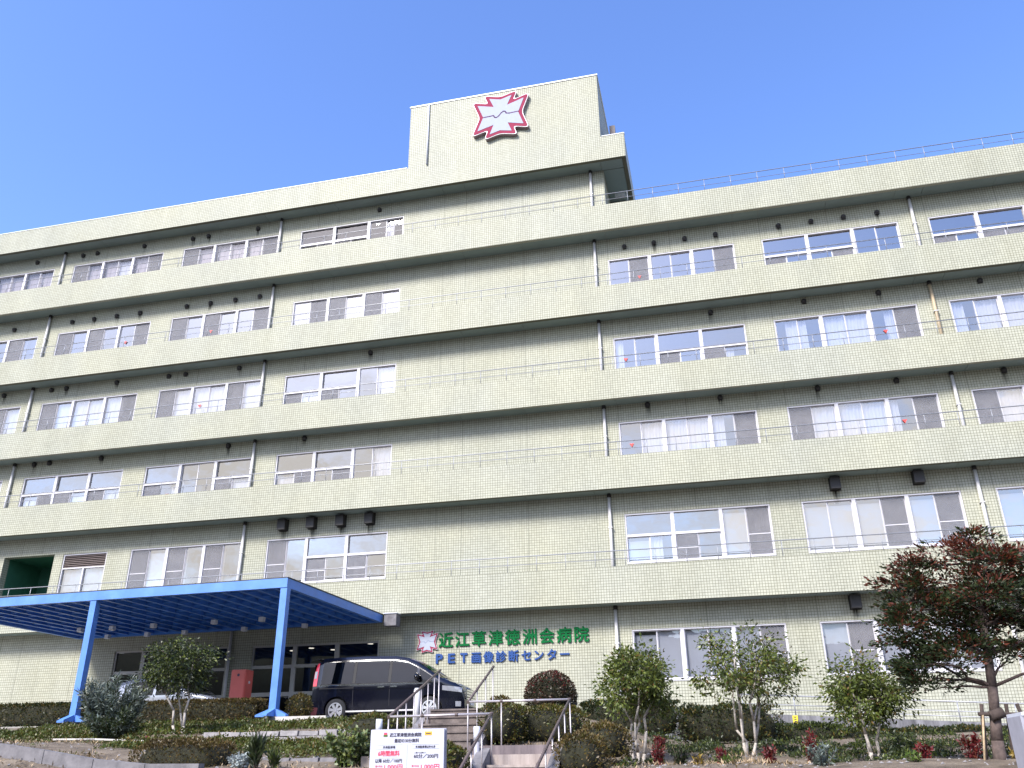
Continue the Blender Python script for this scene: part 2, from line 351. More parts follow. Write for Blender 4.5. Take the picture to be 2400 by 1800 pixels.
# ------------------------------------------------------------------ ground
def interp(pts, y):
    return float(np.interp(y, [p[0] for p in pts], [p[1] for p in pts]))
LP = [(8, -1.6), (9, -1.5), (12, -0.35), (13, -0.02), (14.5, 0.09), (15.1, 0.22), (17, 0.42), (18.9, 0.63), (19.2, 0.80), (20, 0.90), (22.3, 1.13), (23, 1.24), (24, 1.31), (32, 1.31)]
RP = [(8, -1.6), (9, -1.5), (12, -0.45), (14, -0.08), (15, 0.03), (17, 0.06), (18.5, 0.19), (20, 0.30), (22, 0.45), (24, 0.58), (26, 0.64), (29, 0.72), (32, 0.75)]
def sstep(a, b, x):
    t = min(1, max(0, (x-a)/(b-a))); return t*t*(3-2*t)
ST_CUT = [(-4.0, -2.6, 10.0, 16.4), (-6.3, -2.6, 14.4, 16.5), (-6.3, -4.5, 16.0, 18.7)]
def terr(x, y, cut=True):
    l = interp(LP, y) + 0.11*max(0, -9-x)*min(1, max(0, (19-y)/6))*sstep(11, 13, y)*(1 if x > -14 else 14/abs(x))
    r = interp(RP, y) + 0.03*max(0, x-1)*sstep(11, 14, y)
    # planted bank beside the upper plaza
    bank = sstep(-4.4, -0.6, x)
    if y < 17: bank = sstep(-3.4, -2.6, x)
    elif y < 19.5:
        k = (y-17)/2.5; bank = (1-k)*sstep(-3.4, -2.6, x)+k*sstep(-4.4, -0.6, x)
    z = l*(1-bank)+r*bank
    z += 0.035*math.sin(x*1.7+y*0.9)*math.sin(y*1.3-x*0.6)*sstep(11, 13, y)*(1-sstep(23, 24, y))
    if cut:
        for x0, x1, y0, y1 in ST_CUT:
            if x0 < x < x1 and y0 < y < y1: z -= 0.75
    return z
street = MB().add([(-700, -700, -1.6), (700, -700, -1.6), (700, 700, -1.6), (-700, 700, -1.6)], [(0, 1, 2, 3)]).build('street', 'asphalt')
tag(street, kind='structure')
rows = []
for r_, k_ in ((330, 0), (380, .55), (430, .9), (480, 1)):
    rows.append([(r_*math.cos(a), r_*math.sin(a), -2+k_*(62+16*math.sin(a*3+1)+9*math.sin(a*7+.4)+5*math.sin(a*17))) for a in [2*math.pi*i/120 for i in range(121)]])
M['forest'] = simple('far wooded hillside', (0.045, 0.058, 0.04), 1.0, var=0.5, scale=0.05)
tag(MB().grid(rows).build('hills', 'forest'), kind='structure')
xs = np.concatenate([np.arange(-46, -16, 0.6), np.arange(-16, 8, 0.16), np.arange(8, 24.1, 0.6)]); ys = np.concatenate([np.arange(8, 21, 0.16), np.arange(21, 31.9, 0.4)])
rows = [[(x, y, terr(x, y)+random.uniform(-.012, .012)-(0.02 if y < 8.1 else 0)) for x in xs] for y in ys]
slope = MB().grid(rows).build('garden_slope', 'soil'); tag(slope, kind='structure')
plaza = MB().box(-46, -6.4, 24.0, 30.78, 1.0, 1.36).build('plaza', 'paving'); tag(plaza, kind='structure')

# ------------------------------------------------------------------ hospital building
H = thing('hospital_building', 'long six storey hospital clad in pale green tile with ribbon windows', 'building', (-10, 31, 1.3))
XL, XR, XB = -48.0, 24.0, -2.92           # left end, right end, right end of the top storey
YF, YW = 30.0, 30.787                     # parapet face, recessed wall face
BAND = {7: (24.13, 25.36), 6: (20.50, 21.76), 5: (16.62, 17.82), 4: (12.86, 14.08), 3: (9.31, 10.56), 2: (5.23, 6.48)}
HEAD = {6: 23.34, 5: 19.50, 4: 15.80, 3: 12.16, 2: 8.54, 1: 4.42}
SILL = {6: 21.30, 5: 17.45, 4: 13.72, 3: 10.15, 2: 6.70, 1: 2.70}
BAY = {'Z': (-42.1, -37.0), 'A': (-35.93, -30.83), 'B': (-29.70, -24.63), 'C': (-23.53, -18.46), 'D': (-17.33, -12.19), 'E': (-2.98, 2.17), 'F': (3.25, 8.44), 'G': (9.53, 14.68), 'H': (15.8, 20.95)}
WIN = {  # bay codes: three bays each; 'T' = fixed pane over two sashes, 'S' = two tall sashes; g glass, s insect screen, c curtain, p pink curtain, h half curtain, b blind, d draped blind
 (6,'A'): 'Ssp Spp Spp', (6,'B'): 'Ssp Spc Sps', (6,'C'): 'Ssp Spp Sps', (6,'D'): 'Tgg Tgg Sgh',
 (5,'A'): 'Ssg Ssg Ssg', (5,'B'): 'Ssg Ssg Sgs', (5,'C'): 'Ssg Ssg Sgs', (5,'D'): 'Sgs Ssg Ssg', (5,'E'): 'Sgs Sgg Sgs', (5,'F'): 'Tsg Tgs Sgg', (5,'G'): 'Tsg Tss Sgg', (5,'H'): 'Sgs Sgg Sgs',
 (4,'A'): 'Ssc Scc Ssc', (4,'B'): 'Ssc Scc Scs', (4,'C'): 'Ssc Scc Ssc', (4,'D'): 'Tsc Tsg Sgc', (4,'E'): 'Shg Tsg Tsh', (4,'F'): 'Shh Scc Shs', (4,'G'): 'Shc Scc Scs', (4,'H'): 'Ssc Scc Scs',
 (3,'A'): 'Ssc Scc Scc', (3,'B'): 'Tcs Tsc Tsc', (3,'C'): 'Tsh Sgg Tsc', (3,'D'): 'Tcs Tgs Sgc', (3,'E'): 'Sgc Scc Shs', (3,'F'): 'Ssc Scc Shs', (3,'G'): 'Ssc Scc Scs', (3,'H'): 'Ssc Scc Scs',
 (2,'A'): 'Sbb Ssg Ssg', (2,'C'): 'Ssb Ssg Ssg', (2,'D'): 'Ssg Tsg Tsg', (2,'E'): 'Tbh Tsg Sbs', (2,'F'): 'Sbb Sbs Sbs', (2,'G'): 'Sbb Sbs Sbs', (2,'H'): 'Sbb Sbs Sbs',
 (1,'E'): 'Sbd Sdd Sds', (1,'F'): 'Sds Sdd Sdd', (1,'G'): 'Sdd Sdd Sdd', (1,'H'): 'Sdd Sdd Sdd'}
MARK = {(5,'E'): 1, (5,'F'): 4, (4,'F'): 4, (4,'E'): 0, (3,'E'): 0, (3,'F'): 4, (3,'C'): 2, (3,'D'): 5, (4,'D'): 5, (6,'D'): 4, (5,'B'): 4, (5,'C'): 2, (4,'C'): 2}
OPEN2 = (-29.75, -27.23); LOUV = (-26.78, -24.66)
GL_L = (-23.45, -18.50); GL_R = (-17.45, -12.31)       # ground floor glazing
def floor_openings(fl):
    o = [(*BAY[b], SILL[f], HEAD[f]) for (f, b) in WIN if f == fl]
    if fl == 2: o += [(*OPEN2, 6.55, 8.57), (*LOUV, 6.55, 8.53)]
    if fl == 1: o += [(*GL_L, 1.37, 4.45), (*GL_R, 1.37, 4.42)]
    return sorted(o)
def wall_floor(fl):
    zt = BAND[fl+1][0]+0.03; zb = (BAND[fl][1]-0.9) if fl > 1 else -0.2
    x1 = XB if fl == 6 else XR; m = MB(); x = XL; yb = YW+0.32
    for a, b, s, h in floor_openings(fl):
        m.box(x, a, YW, yb, zb, zt); m.box(a, b, YW, yb, h, zt); m.box(a, b, YW, yb, zb, s); x = b
    m.box(x, x1, YW, yb, zb, zt)
    m.build('wall', 'tile', H)
for fl in range(1, 7): wall_floor(fl)
# sealant joints in the recessed walls
jo = []
for k in range(-7, 4):
    for d in (-2.98, -0.37, 2.22): jo.append(k*6.225+d)
for fl in range(1, 7):
    for x in jo:
        if x < XL+1 or x > (XB-0.3 if fl == 6 else XR-1): continue
        ins = [o for o in floor_openings(fl) if o[0]-0.03 < x < o[1]+0.03]
        z0 = ins[0][3]+0.03 if ins else (BAND[fl][1]-0.6 if fl > 1 else 0.6)
        if ins and z0 > BAND[fl+1][0]-0.1: continue
        MB().box(x-0.007, x+0.007, YW-0.003, YW+0.01, z0, BAND[fl+1][0]+0.02).build('sealant_joint', 'sealant', H)
# parapet bands, slabs, soffits
for k, (zb, zt) in BAND.items():
    x1 = -1.85 if k == 7 else XR
    m = MB().box(XL, x1, YF, YF+0.16, zb, zt)
    if k == 7:
        m.box(-2.01, -1.85, YF+0.16, 44, zb, zt)
    m.build('parapet', 'tile', H)
    s = MB().box(XL, x1-0.17 if k == 7 else x1, YF+0.162, YW+0.4, zb+0.05, zb+0.22)
    if k == 7: s.box(XB, -2.02, YW+0.4, 44, zb+0.05, zb+0.22)
    s.build('floor_slab', 'slab', H)
    ed = [XL]+[x for x in jo if XL+0.4 < x < x1-0.4]+[x1-0.17 if k == 7 else x1]
    for a, b in zip(ed[:-1], ed[1:]):
        MB().box(a+0.008, b-0.008, YF+0.164, YW-0.002, zb+0.022, zb+0.05).build('soffit_panel', 'soffit', H)
    if k == 7:
        for yy in range(5):
            MB().box(XB+0.01, -2.03, YW+0.05+yy*2.6, YW+2.6+yy*2.6, zb+0.022, zb+0.05).build('soffit_panel', 'soffit', H)
# top storey side wall, roofs, low side wall of terrace
MB().box(XB-0.30, XB, YW+0.321, 44, 20.5, 24.15).build('side_wall', 'tile', H)
MB().box(XB-0.02, -2.2, 33.2, 33.4, 20.6, 24.12).build('terrace_screen', 'slab', H)
MB().box(-2.55, -2.1, 31.6, 31.75, 23.2, 23.42).build('terrace_beam', 'slab', H)
MB().box(XL, XB, YF+0.17, 44, 24.4, 24.6).build('roof', 'slab', H)
MB().box(XB+0.01, XR, YF+0.17, 44, 20.75, 20.95).build('roof', 'slab', H)
MB().box(XL, XR, 44.01, 44.3, -0.2, 24.3).build('back_wall', 'slab', H)
# roof tower
tw = MB().box(-11.80, -2.88, YF, 37.0, 25.362, 28.90).build('roof_tower', 'tile', H)
MB().box(-11.84, -2.84, YF-0.03, 37.03, 28.90, 28.965).build('coping', 'coping', tw)
MB().tube((-10.88, YF-0.05, 25.36), (-10.88, YF-0.05, 28.9), 0.04).build('downpipe', 'white', tw)
for x0, x1, nm in ((XL, -11.85, 'coping'), (-2.83, -1.83, 'coping')):
    MB().box(x0, x1, YF-0.02, YF+0.18, 25.362, 25.392).build(nm, 'coping', H)
# rooftop device beside the tower
eq = thing('roof_antenna', 'small brown and grey equipment box standing on the roof right of the tower', 'equipment', (-2.42, 31.2, 25.0))
MB().tube((-2.42, 31.2, 24.6), (-2.42, 31.2, 26.9), 0.03).build('mast', 'rail', eq)
MB().box(-2.55, -2.3, 31.08, 31.32, 26.2, 26.8).build('cabinet', 'louvre', eq)
MB().box(-2.53, -2.3, 31.08, 31.32, 25.75, 26.05).build('cabinet', 'white', eq)
MB().box(-2.57, -2.26, 31.06, 31.34, 25.2, 25.7).build('base', 'vent', eq)

# downspouts
for px in (-30.30, -18.36, -3.50, 9.0):
    for fl in range(1, 7):
        if fl == 6 and px > 0: continue
        zt = BAND[fl+1][0]+0.02; zb = BAND[fl][1]-0.8 if fl > 1 else 1.0
        dp = MB().tube((px, YW-0.085, zb), (px, YW-0.085, zt), 0.058, n=10).build('downspout', 'pipe_rust' if (fl == 4 and px == 9.0) else 'pipe', H)
        if fl == 4 and px == 9.0: label(dp, 'rust stained brown downspout')
        MB().tube((px, YW-0.085, zt-0.14), (px, YW-0.085, zt+0.0), 0.075, n=10).build('collar', 'vent', dp)
        MB().box(px-0.075, px+0.075, YW-0.15, YW-0.001, zt-1.3, zt-1.26).build('bracket', 'pipe', dp)
# balcony rails on the parapets
post_me = {}
for k in (2, 3, 4, 5, 6):
    zt = BAND[k][1]; xa, xb = (XL, XR)
    yr = YF+0.07
    r = MB().tube((xa, yr, zt+0.56), (xb, yr, zt+0.56), 0.018, n=6).tube((xa, yr, zt+0.27), (xb, yr, zt+0.27), 0.011, n=6).build('handrail', 'rail', H)
    me = MB().tube((0, 0, 0), (0, 0, 0.56), 0.012, n=6).mesh('post', 'rail')
    x = xa+0.42
    while x < xb:
        o = link('post', me, r); o.location = (x, yr, zt); x += 1.062*(1 if k != 9 else 2)
# round and square vent hoods
def vent_mesh(r, square=False):
    m = MB()
    if square:
        m.box(-r, r, -0.30, 0, -r*1.25, r*1.25); m.box(-r*1.12, r*1.12, -0.02, 0, -r*1.4, r*1.4)
    else:
        rows = []
        for j in range(6):
            t = j/5*math.pi/2; rr = r*math.cos(t); d = -0.06-r*0.95*math.sin(t)
            rows.append([(rr*math.cos(a), d, rr*math.sin(a)) for a in [2*math.pi*i/14 for i in range(15)]])
        m.grid(rows); m.tube((0, 0, 0), (0, -0.06, 0), r, n=14); m.box(-r*0.8, r*0.8, -r*0.9, 0, -r*1.05, -r*0.2)
    return m.mesh('vent_hood', 'vent')
vm, vq = vent_mesh(0.10), vent_mesh(0.17, True)
VENT = {6: (23.85, [-37.5, -35, -31.94, -29.26, -28.43, -25.77, -23.09, -22.24, -19.6, -13.4]),
 5: (20.02, [-33.5, -32.3, -29.01, -27.79, -26.55, -25.28, -22.8, -21.56, -20.28, -19.04, -2.25, -1.02, .24, 1.49, 3.99, 5.25, 6.49, 7.75]),
 4: (16.44, [-31.9, -29.29, -28.48, -25.81, -23.12, -22.27, -19.6, -13.39, .93, 4.47, 7.18, 10.74]),
 3: (12.77, [-29.3, -28.5, -25.84, -19.63, -16.1, -1.82, .91, 4.43, 7.16, 10.73]),
 2: (9.06, [-16.64, -15.39, -14.14, -12.92, 4.45, 7.18]), 1: (4.98, [4.46])}
for fl, (z, xs_) in VENT.items():
    for x in xs_:
        o = link('vent_hood', vq if fl < 3 else vm, H); o.location = Vector((x, YW, z))-Vector(H.location)

# weathering: dark soot runs below the hoods
def stain_mat(name, col, amt):
    m, N, L, b = new_mat(name); out = N['Material Output']
    t = N.new('ShaderNodeTexCoord'); sp = N.new('ShaderNodeSeparateXYZ'); L.new(t.outputs['Generated'], sp.inputs[0])
    mp = N.new('ShaderNodeMapping'); mp.inputs['Scale'].default_value = (14, 1, 1.2); L.new(t.outputs['Object'], mp.inputs[0])
    n = noise(N, L, 1.0, 4, 0.6, mp.outputs[0]); r = ramp(N, L, n.outputs['Fac'], [(0.35, (0, 0, 0)), (0.7, (1, 1, 1))])
    w = N.new('ShaderNodeMath'); w.operation = 'PINGPONG'; w.inputs[1].default_value = 0.5; L.new(sp.outputs['X'], w.inputs[0])
    w2 = N.new('ShaderNodeMath'); w2.operation = 'MULTIPLY'; w2.inputs[1].default_value = 3.0; w2.use_clamp = True; L.new(w.outputs[0], w2.inputs[0])
    a = N.new('ShaderNodeMath'); a.operation = 'MULTIPLY'; L.new(sp.outputs['Z'], a.inputs[0]); L.new(w2.outputs[0], a.inputs[1])
    a2 = N.new('ShaderNodeMath'); a2.operation = 'MULTIPLY'; L.new(a.outputs[0], a2.inputs[0]); L.new(r.outputs[0], a2.inputs[1])
    a3 = N.new('ShaderNodeMath'); a3.operation = 'MULTIPLY'; a3.inputs[1].default_value = amt; a3.use_clamp = True; L.new(a2.outputs[0], a3.inputs[0])
    b.inputs['Base Color'].default_value = (*col, 1); b.inputs['Roughness'].default_value = 0.8
    tr = N.new('ShaderNodeBsdfTransparent'); mix = N.new('ShaderNodeMixShader'); L.new(a3.outputs[0], mix.inputs[0])
    L.new(tr.outputs[0], mix.inputs[1]); L.new(b.outputs[0], mix.inputs[2]); L.new(mix.outputs[0], out.inputs['Surface']); return m
M['soot'] = stain_mat('soot run', (0.03, 0.03, 0.02), 1.3)
rs_ = random.Random(91)
def stain(mat, x, y, z1, w, h): MB().add([(x-w/2, y, z1-h), (x+w/2, y, z1-h), (x+w/2, y, z1), (x-w/2, y, z1)], [(0, 1, 2, 3)]).build('water_stain', mat, H)
for fl, (z, xs_) in VENT.items():
    for x in xs_:
        if rs_.random() < .6: stain('soot', x+rs_.uniform(-.03, .03), YW-.004, z-(.22 if fl < 3 else .07), .3 if fl < 3 else .22, rs_.uniform(.3, .5))

# ---- windows
YG = YW+0.10                                # glass plane
def pleat(x0, x1, z0, z1, y, amp, n, seed):
    rs = random.Random(seed); ph = [rs.uniform(0, 6) for _ in range(3)]; rows = []
    for z in (z0, (z0+z1)/2, z1):
        rows.append([(x0+(x1-x0)*i/n, y+amp*(math.sin(i*1.9+ph[0])+0.5*math.sin(i*0.83+ph[1])), z) for i in range(n+1)])
    return MB().grid(rows)
def window(fl, b, code):
    x0, x1 = BAY[b]; z0, z1 = SILL[fl], HEAD[fl]; bays = code.split(); n = 3
    fr = MB(); ya, yb = YW+0.035, YW+0.125
    fr.box(x0, x1, ya-0.02, yb, z1-0.05, z1); fr.box(x0, x1, ya-0.05, yb, z0, z0+0.07)
    fr.box(x0, x0+0.05, ya-0.01, yb, z0+0.07, z1-0.05); fr.box(x1-0.05, x1, ya-0.01, yb, z0+0.07, z1-0.05)
    bw = (x1-x0)/n; zt = z0+(z1-z0)*(0.60 if fl > 2 else 0.56)
    for k in (1, 2): fr.box(x0+bw*k-0.065, x0+bw*k+0.065, ya-0.015, yb, z0+0.07, z1-0.05)
    panes = []
    for k, c in enumerate(bays):
        a, d = x0+bw*k+(0.05 if k == 0 else 0.065), x0+bw*(k+1)-(0.05 if k == 2 else 0.065)
        mid = (a+d)/2; top = z1-0.05; low = z0+0.07
        if c[0] == 'T':
            fr.box(a, d, ya, yb, zt-0.045, zt+0.045); panes.append((a, d, zt+0.045, top, 'g', False)); htop = zt-0.045
        else: htop = top
        panes.append((a, mid, low, htop, c[1], True)); panes.append((mid, d, low, htop, c[2], True))
    w = fr.build('window', 'alu', H)
    # dark room behind
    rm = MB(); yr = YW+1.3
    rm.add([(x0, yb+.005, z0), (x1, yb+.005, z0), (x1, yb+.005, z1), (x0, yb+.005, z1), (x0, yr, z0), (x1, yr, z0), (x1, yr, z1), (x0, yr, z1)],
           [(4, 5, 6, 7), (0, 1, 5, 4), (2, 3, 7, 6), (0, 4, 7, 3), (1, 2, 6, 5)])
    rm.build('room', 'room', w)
    idx = 0
    for (a, d, l, h, c, sash) in panes:
        rs = random.Random(hash((fl, ord(b), round(a, 2))) & 0xffff)
        yp = YG+(0.02 if idx % 2 else -0.012)
        if sash:   # slim sash stiles and rails round each sliding pane
            s = MB(); t = 0.028; yy = yp-0.012
            s.box(a, a+t, yy, yp+.012, l, h).box(d-t, d, yy, yp+.012, l, h).box(a+t, d-t, yy, yp+.012, h-t, h).box(a+t, d-t, yy, yp+.012, l, l+t*1.4)
            s.build('sash', 'alu', w); ga, gd, gl, gh = a+t, d-t, l+t*1.4, h-t
        else: ga, gd, gl, gh = a, d, l, h
        # slight tilt so that neighbouring panes never mirror as one sheet
        tl = rs.uniform(-0.004, 0.004); tx = rs.uniform(-0.004, 0.004)
        MB().add([(ga, yp+tl, gl), (gd, yp+tl+tx, gl), (gd, yp-tl+tx, gh), (ga, yp-tl, gh)], [(0, 1, 2, 3)]).build('pane', 'glass_low' if fl in (1, 6) else 'glass', w)
        if c == 's':
            sc_ = MB().box(ga, gd, yp-0.034, yp-0.030, gl, gh)
            zc = gl+(gh-gl)*0.42
            sc_.build('insect_screen', 'screen', w)
            if fl <= 2: MB().box(ga, gd, yp-0.042, yp-0.036, zc, zc+0.03).build('screen_bar', 'alu', w)
            if fl == 2 and b in 'FGH': MB().box(a, d, YG+0.10, YG+0.105, l, h-0.1).build('roller_blind', 'blind', w)
            elif rs.random() < 0.6: pleat(ga+rs.uniform(0, .3), gd, gl, gh, YG+0.22, 0.02, 10, idx).build('curtain', 'curtain2', w)
        elif c == 'c': pleat(a, d, l, h-rs.uniform(0.02, 0.08), YG+0.14, 0.028, 22, rs.randint(0, 999)).build('curtain', 'curtain', w)
        elif c == 'p':
            pleat(a, d, l, h-0.05, YG+0.14, 0.028, 18, rs.randint(0, 999)).build('curtain', 'curtain2', w)
        elif c == 'h':
            k = rs.choice((0.4, 0.55)); aa, dd = (a, a+(d-a)*k) if rs.random() < .5 else (d-(d-a)*k, d)
            pleat(aa, dd, l, h-0.04, YG+0.14, 0.035, 12, rs.randint(0, 999)).build('curtain', 'curtain', w)
        elif c == 'b': MB().box(a, d, YG+0.10, YG+0.105, l, h-0.13).build('roller_blind', 'blind', w)
        elif c == 'd':
            rows = []
            for j in range(9):
                rows.append([(a+(d-a)*i/8, YG+0.10+0.03*math.sin((i*0.55+j*0.5)*1.5+rs.random()*.1)*(j/8), l+(h-0.04-l)*j/8) for i in range(9)])
            MB().grid(rows).build('draped_blind', 'blind2', w)
        if MARK.get((fl, b)) == idx:
            zc = gl+(gh-gl)*0.52; xc = (ga+gd)/2; q = 0.085
            MB().prism([(xc-q, zc+q*0.8), (xc, zc-q*0.8), (xc+q, zc+q*0.8)], yp-0.045, yp-0.04).build('access_mark', 'red_mark', w, fix=True)
        idx += 1
    return w
for (fl, b), code in WIN.items(): window(fl, b, code)
# second floor: deep green loggia and the louvred window
rc = MB(); x0, x1 = OPEN2; za, zb_ = 6.55, 8.57; yr = YW+2.2
rc.add([(x0, YW+.321, za), (x1, YW+.321, za), (x1, YW+.321, zb_), (x0, YW+.321, zb_), (x0, yr, za), (x1, yr, za), (x1, yr, zb_), (x0, yr, zb_)],
       [(4, 5, 6, 7), (0, 1, 5, 4), (2, 3, 7, 6), (0, 4, 7, 3), (1, 2, 6, 5)])
label(rc.build('loggia', 'green_wall', H), 'dark green walled opening in the facade')
x0, x1 = LOUV; fr = MB(); zt = 7.95
fr.box(x0, x1, YW+.03, YW+.12, 8.48, 8.53).box(x0, x0+.05, YW+.03, YW+.12, 6.6, 8.48).box(x1-.05, x1, YW+.03, YW+.12, 6.6, 8.48).box(x0+.05, x1-.05, YW+.03, YW+.12, zt-.05, zt).box((x0+x1)/2-.03, (x0+x1)/2+.03, YW+.03, YW+.12, 6.6, zt-.05)
lw_ = fr.build('window', 'alu', H)
for k in range(7): MB().add([(x0+.05, YW+.04, zt+.01+k*.075), (x1-.05, YW+.04, zt+.01+k*.075), (x1-.05, YW+.10, zt+.07+k*.075), (x0+.05, YW+.10, zt+.07+k*.075)], [(0, 1, 2, 3)]).build('louvre_slat', 'louvre', lw_)
MB().box(x0, x1, YW+.14, YW+.16, 7.95, 8.53).build('louvre_back', 'vent', lw_)
for a, d in ((x0+.05, (x0+x1)/2-.03), ((x0+x1)/2+.03, x1-.05)):
    MB().add([(a, YG, 6.6), (d, YG, 6.6), (d, YG, zt-.05), (a, YG, zt-.05)], [(0, 1, 2, 3)]).build('pane', 'glass', lw_)
    MB().box(a, d, YG+.1, YG+.105, 6.6, zt-.1).build('roller_blind', 'blind', lw_)
# ground floor entrance glazing
def entrance(x0, x1, ztop, mull, zt, zs, name):
    fr = MB(); ya, yb = YW+0.05, YW+0.16
    fr.box(x0, x1, ya, yb, ztop-0.06, ztop); fr.box(x0, x0+.06, ya, yb, 1.37, ztop-.06); fr.box(x1-.06, x1, ya, yb, 1.37, ztop-.06)
    for q in mull: fr.box(q-.085, q+.085, ya-.01, yb, 1.37, ztop-.06)
    ed = [x0+.06]+[v for q in mull for v in (q-.085, q+.085)]+[x1-.06]
    for a, d in zip(ed[::2], ed[1::2]): fr.box(a, d, ya, yb, zt-.06, zt+.06); fr.box(a, d, ya, yb, zs-.07, zs+.07)
    w = fr.build('entrance_window', 'alu2', H)
    for a, d in zip(ed[::2], ed[1::2]):
        for l, h in ((1.4, zs-.07), (zs+.07, zt-.06), (zt+.06, ztop-.06)):
            MB().add([(a, YW+.1, l), (d, YW+.1, l), (d, YW+.1, h), (a, YW+.1, h)], [(0, 1, 2, 3)]).build('pane', 'glass_dark', w)
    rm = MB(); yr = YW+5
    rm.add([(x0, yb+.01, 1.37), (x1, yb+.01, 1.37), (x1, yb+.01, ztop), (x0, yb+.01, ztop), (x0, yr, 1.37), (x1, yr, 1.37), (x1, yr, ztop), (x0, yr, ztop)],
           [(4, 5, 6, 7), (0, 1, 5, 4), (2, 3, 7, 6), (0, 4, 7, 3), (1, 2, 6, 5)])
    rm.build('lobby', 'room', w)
    return w
entrance(*GL_L, 4.45, [-22.18], 3.62, 2.62, 'l')
we = entrance(*GL_R, 4.42, [-15.70, -13.99], 3.64, 2.66, 'r')
for x, y_ in ((-15.55, 31.9), (-14.95, 32.6), (-12.9, 31.4), (-16.6, 32.4)):
    MB().tube((x, y_, 4.40), (x, y_, 4.418), 0.10, n=14).build('ceiling_lamp', 'lamp', we)

# ------------------------------------------------------------------ emblem and wall lettering
EMB = [(-.32, .52), (-.53, 1.04), (.0, .89), (.53, 1.05), (.31, .51), (1.10, .77), (.83, .0), (1.07, -.73), (.34, -.53), (.52, -1.03), (-.03, -.90), (-.51, -1.04), (-.33, -.53), (-1.09, -.75), (-.82, 0), (-1.09, .74)]
def ccw(p):
    a = sum(p[i][0]*p[(i+1) % len(p)][1]-p[(i+1) % len(p)][0]*p[i][1] for i in range(len(p)))
    return p if a > 0 else p[::-1]
def offset(p, d):
    n = len(p); out = []
    for i in range(n):
        a, b, c = Vector(p[i-1]), Vector(p[i]), Vector(p[(i+1) % n])
        e1, e2 = (b-a).normalized(), (c-b).normalized(); n1, n2 = Vector((e1.y, -e1.x)), Vector((e2.y, -e2.x))
        m = (n1+n2); k = max(0.38 if e1.x*e2.y-e1.y*e2.x > 0 else 0.12, 1+n1.dot(n2)); out.append(tuple(b+m*(d/k)))
    return out
def rounded(p, r, seg=4):
    n = len(p); out = []
    for i in range(n):
        a, b, c = Vector(p[i-1]), Vector(p[i]), Vector(p[(i+1) % n]); e1, e2 = (a-b), (c-b)
        t = min(r, e1.length*.4, e2.length*.4); s, f = b+e1.normalized()*t, b+e2.normalized()*t
        for k in range(seg+1):
            u = k/seg; out.append(tuple(s*(1-u)**2+b*(2*u*(1-u))+f*u*u))
    return out
def emblem(lbl, cx, cz, sc, yfront, depth, line):
    t = thing('emblem_sign', lbl, 'sign', (cx, yfront, cz))
    face = ccw([(x*sc, z*sc) for x, z in EMB]); base = rounded(offset(face, .175*sc), .22*sc, 6)
    P = lambda q: [(x+cx, z+cz) for x, z in q]
    MB().prism(P(base), yfront-depth, yfront-.002).build('casing', 'emblem_side', t, fix=True)
    MB().prism(P(rounded(offset(face, .170*sc), .215*sc, 6)), yfront-depth-.012*sc-.003, yfront-depth).build('rim', 'coping', t, fix=True)
    MB().prism(P(rounded(offset(face, .145*sc), .20*sc, 6)), yfront-depth-.02*sc-.006, yfront-depth-.012*sc-.0035).build('border', 'pink', t, fix=True)
    inner = face
    MB().prism(P(inner), yfront-depth-.028*sc-.009, yfront-depth-.02*sc-.0065).build('face', 'emblem_white', t, fix=True)
    pts = [(-.81, -.01), (-.5, .0), (-.33, .01), (-.27, -.11), (-.20, -.14), (-.08, -.06), (.04, .10), (.14, .17), (.22, .15), (.27, .03), (.40, .0), (.83, .02)]
    yy = yfront-depth-.028*sc-.012; m = MB()
    for a, b in zip(pts[:-1], pts[1:]):
        d = Vector(b)-Vector(a); nn = Vector((-d.y, d.x)).normalized()*(0.032*sc); ext = d.normalized()*0.012*sc
        q = [Vector(a)-ext+nn, Vector(a)-ext-nn, Vector(b)+ext-nn, Vector(b)+ext+nn]
        m.add([(v.x*sc+cx, yy, v.y*sc+cz) for v in q], [(0, 1, 2, 3)])
    m.build('line', line, t)
emblem('large crimson bordered white cross emblem high on the roof tower', -7.35, 27.39, 1.0, YF, 0.17, 'emblem_line')
emblem('small crimson bordered cross emblem beside the green wall lettering', -10.42, 4.30, 0.31, YW, 0.05, 'blue_sign')
sg = thing('hospital_name_sign', 'two rows of wall lettering, green hospital name over blue line', 'sign', (-7.3, YW, 3.5))
def letters(s, x0, pitch, z, size, mat, bold):
    for k, ch in enumerate(s):
        lat = ch in 'PET'
        place_text('letter', ch, mat, x0+k*pitch, YW-0.03, z, size*(1.12 if lat else 1), sg, bold*(1.6 if lat else 1), 0.022, 'LEFT', .27 if lat else None, True)
letters('近江草津徳洲会病院', -9.72, 0.6225, 4.125, 0.560, 'green_sign', 0.012)
letters('PET画像診断センター', -9.95, 0.4585, 3.54, 0.40, 'blue_sign', 0.010)

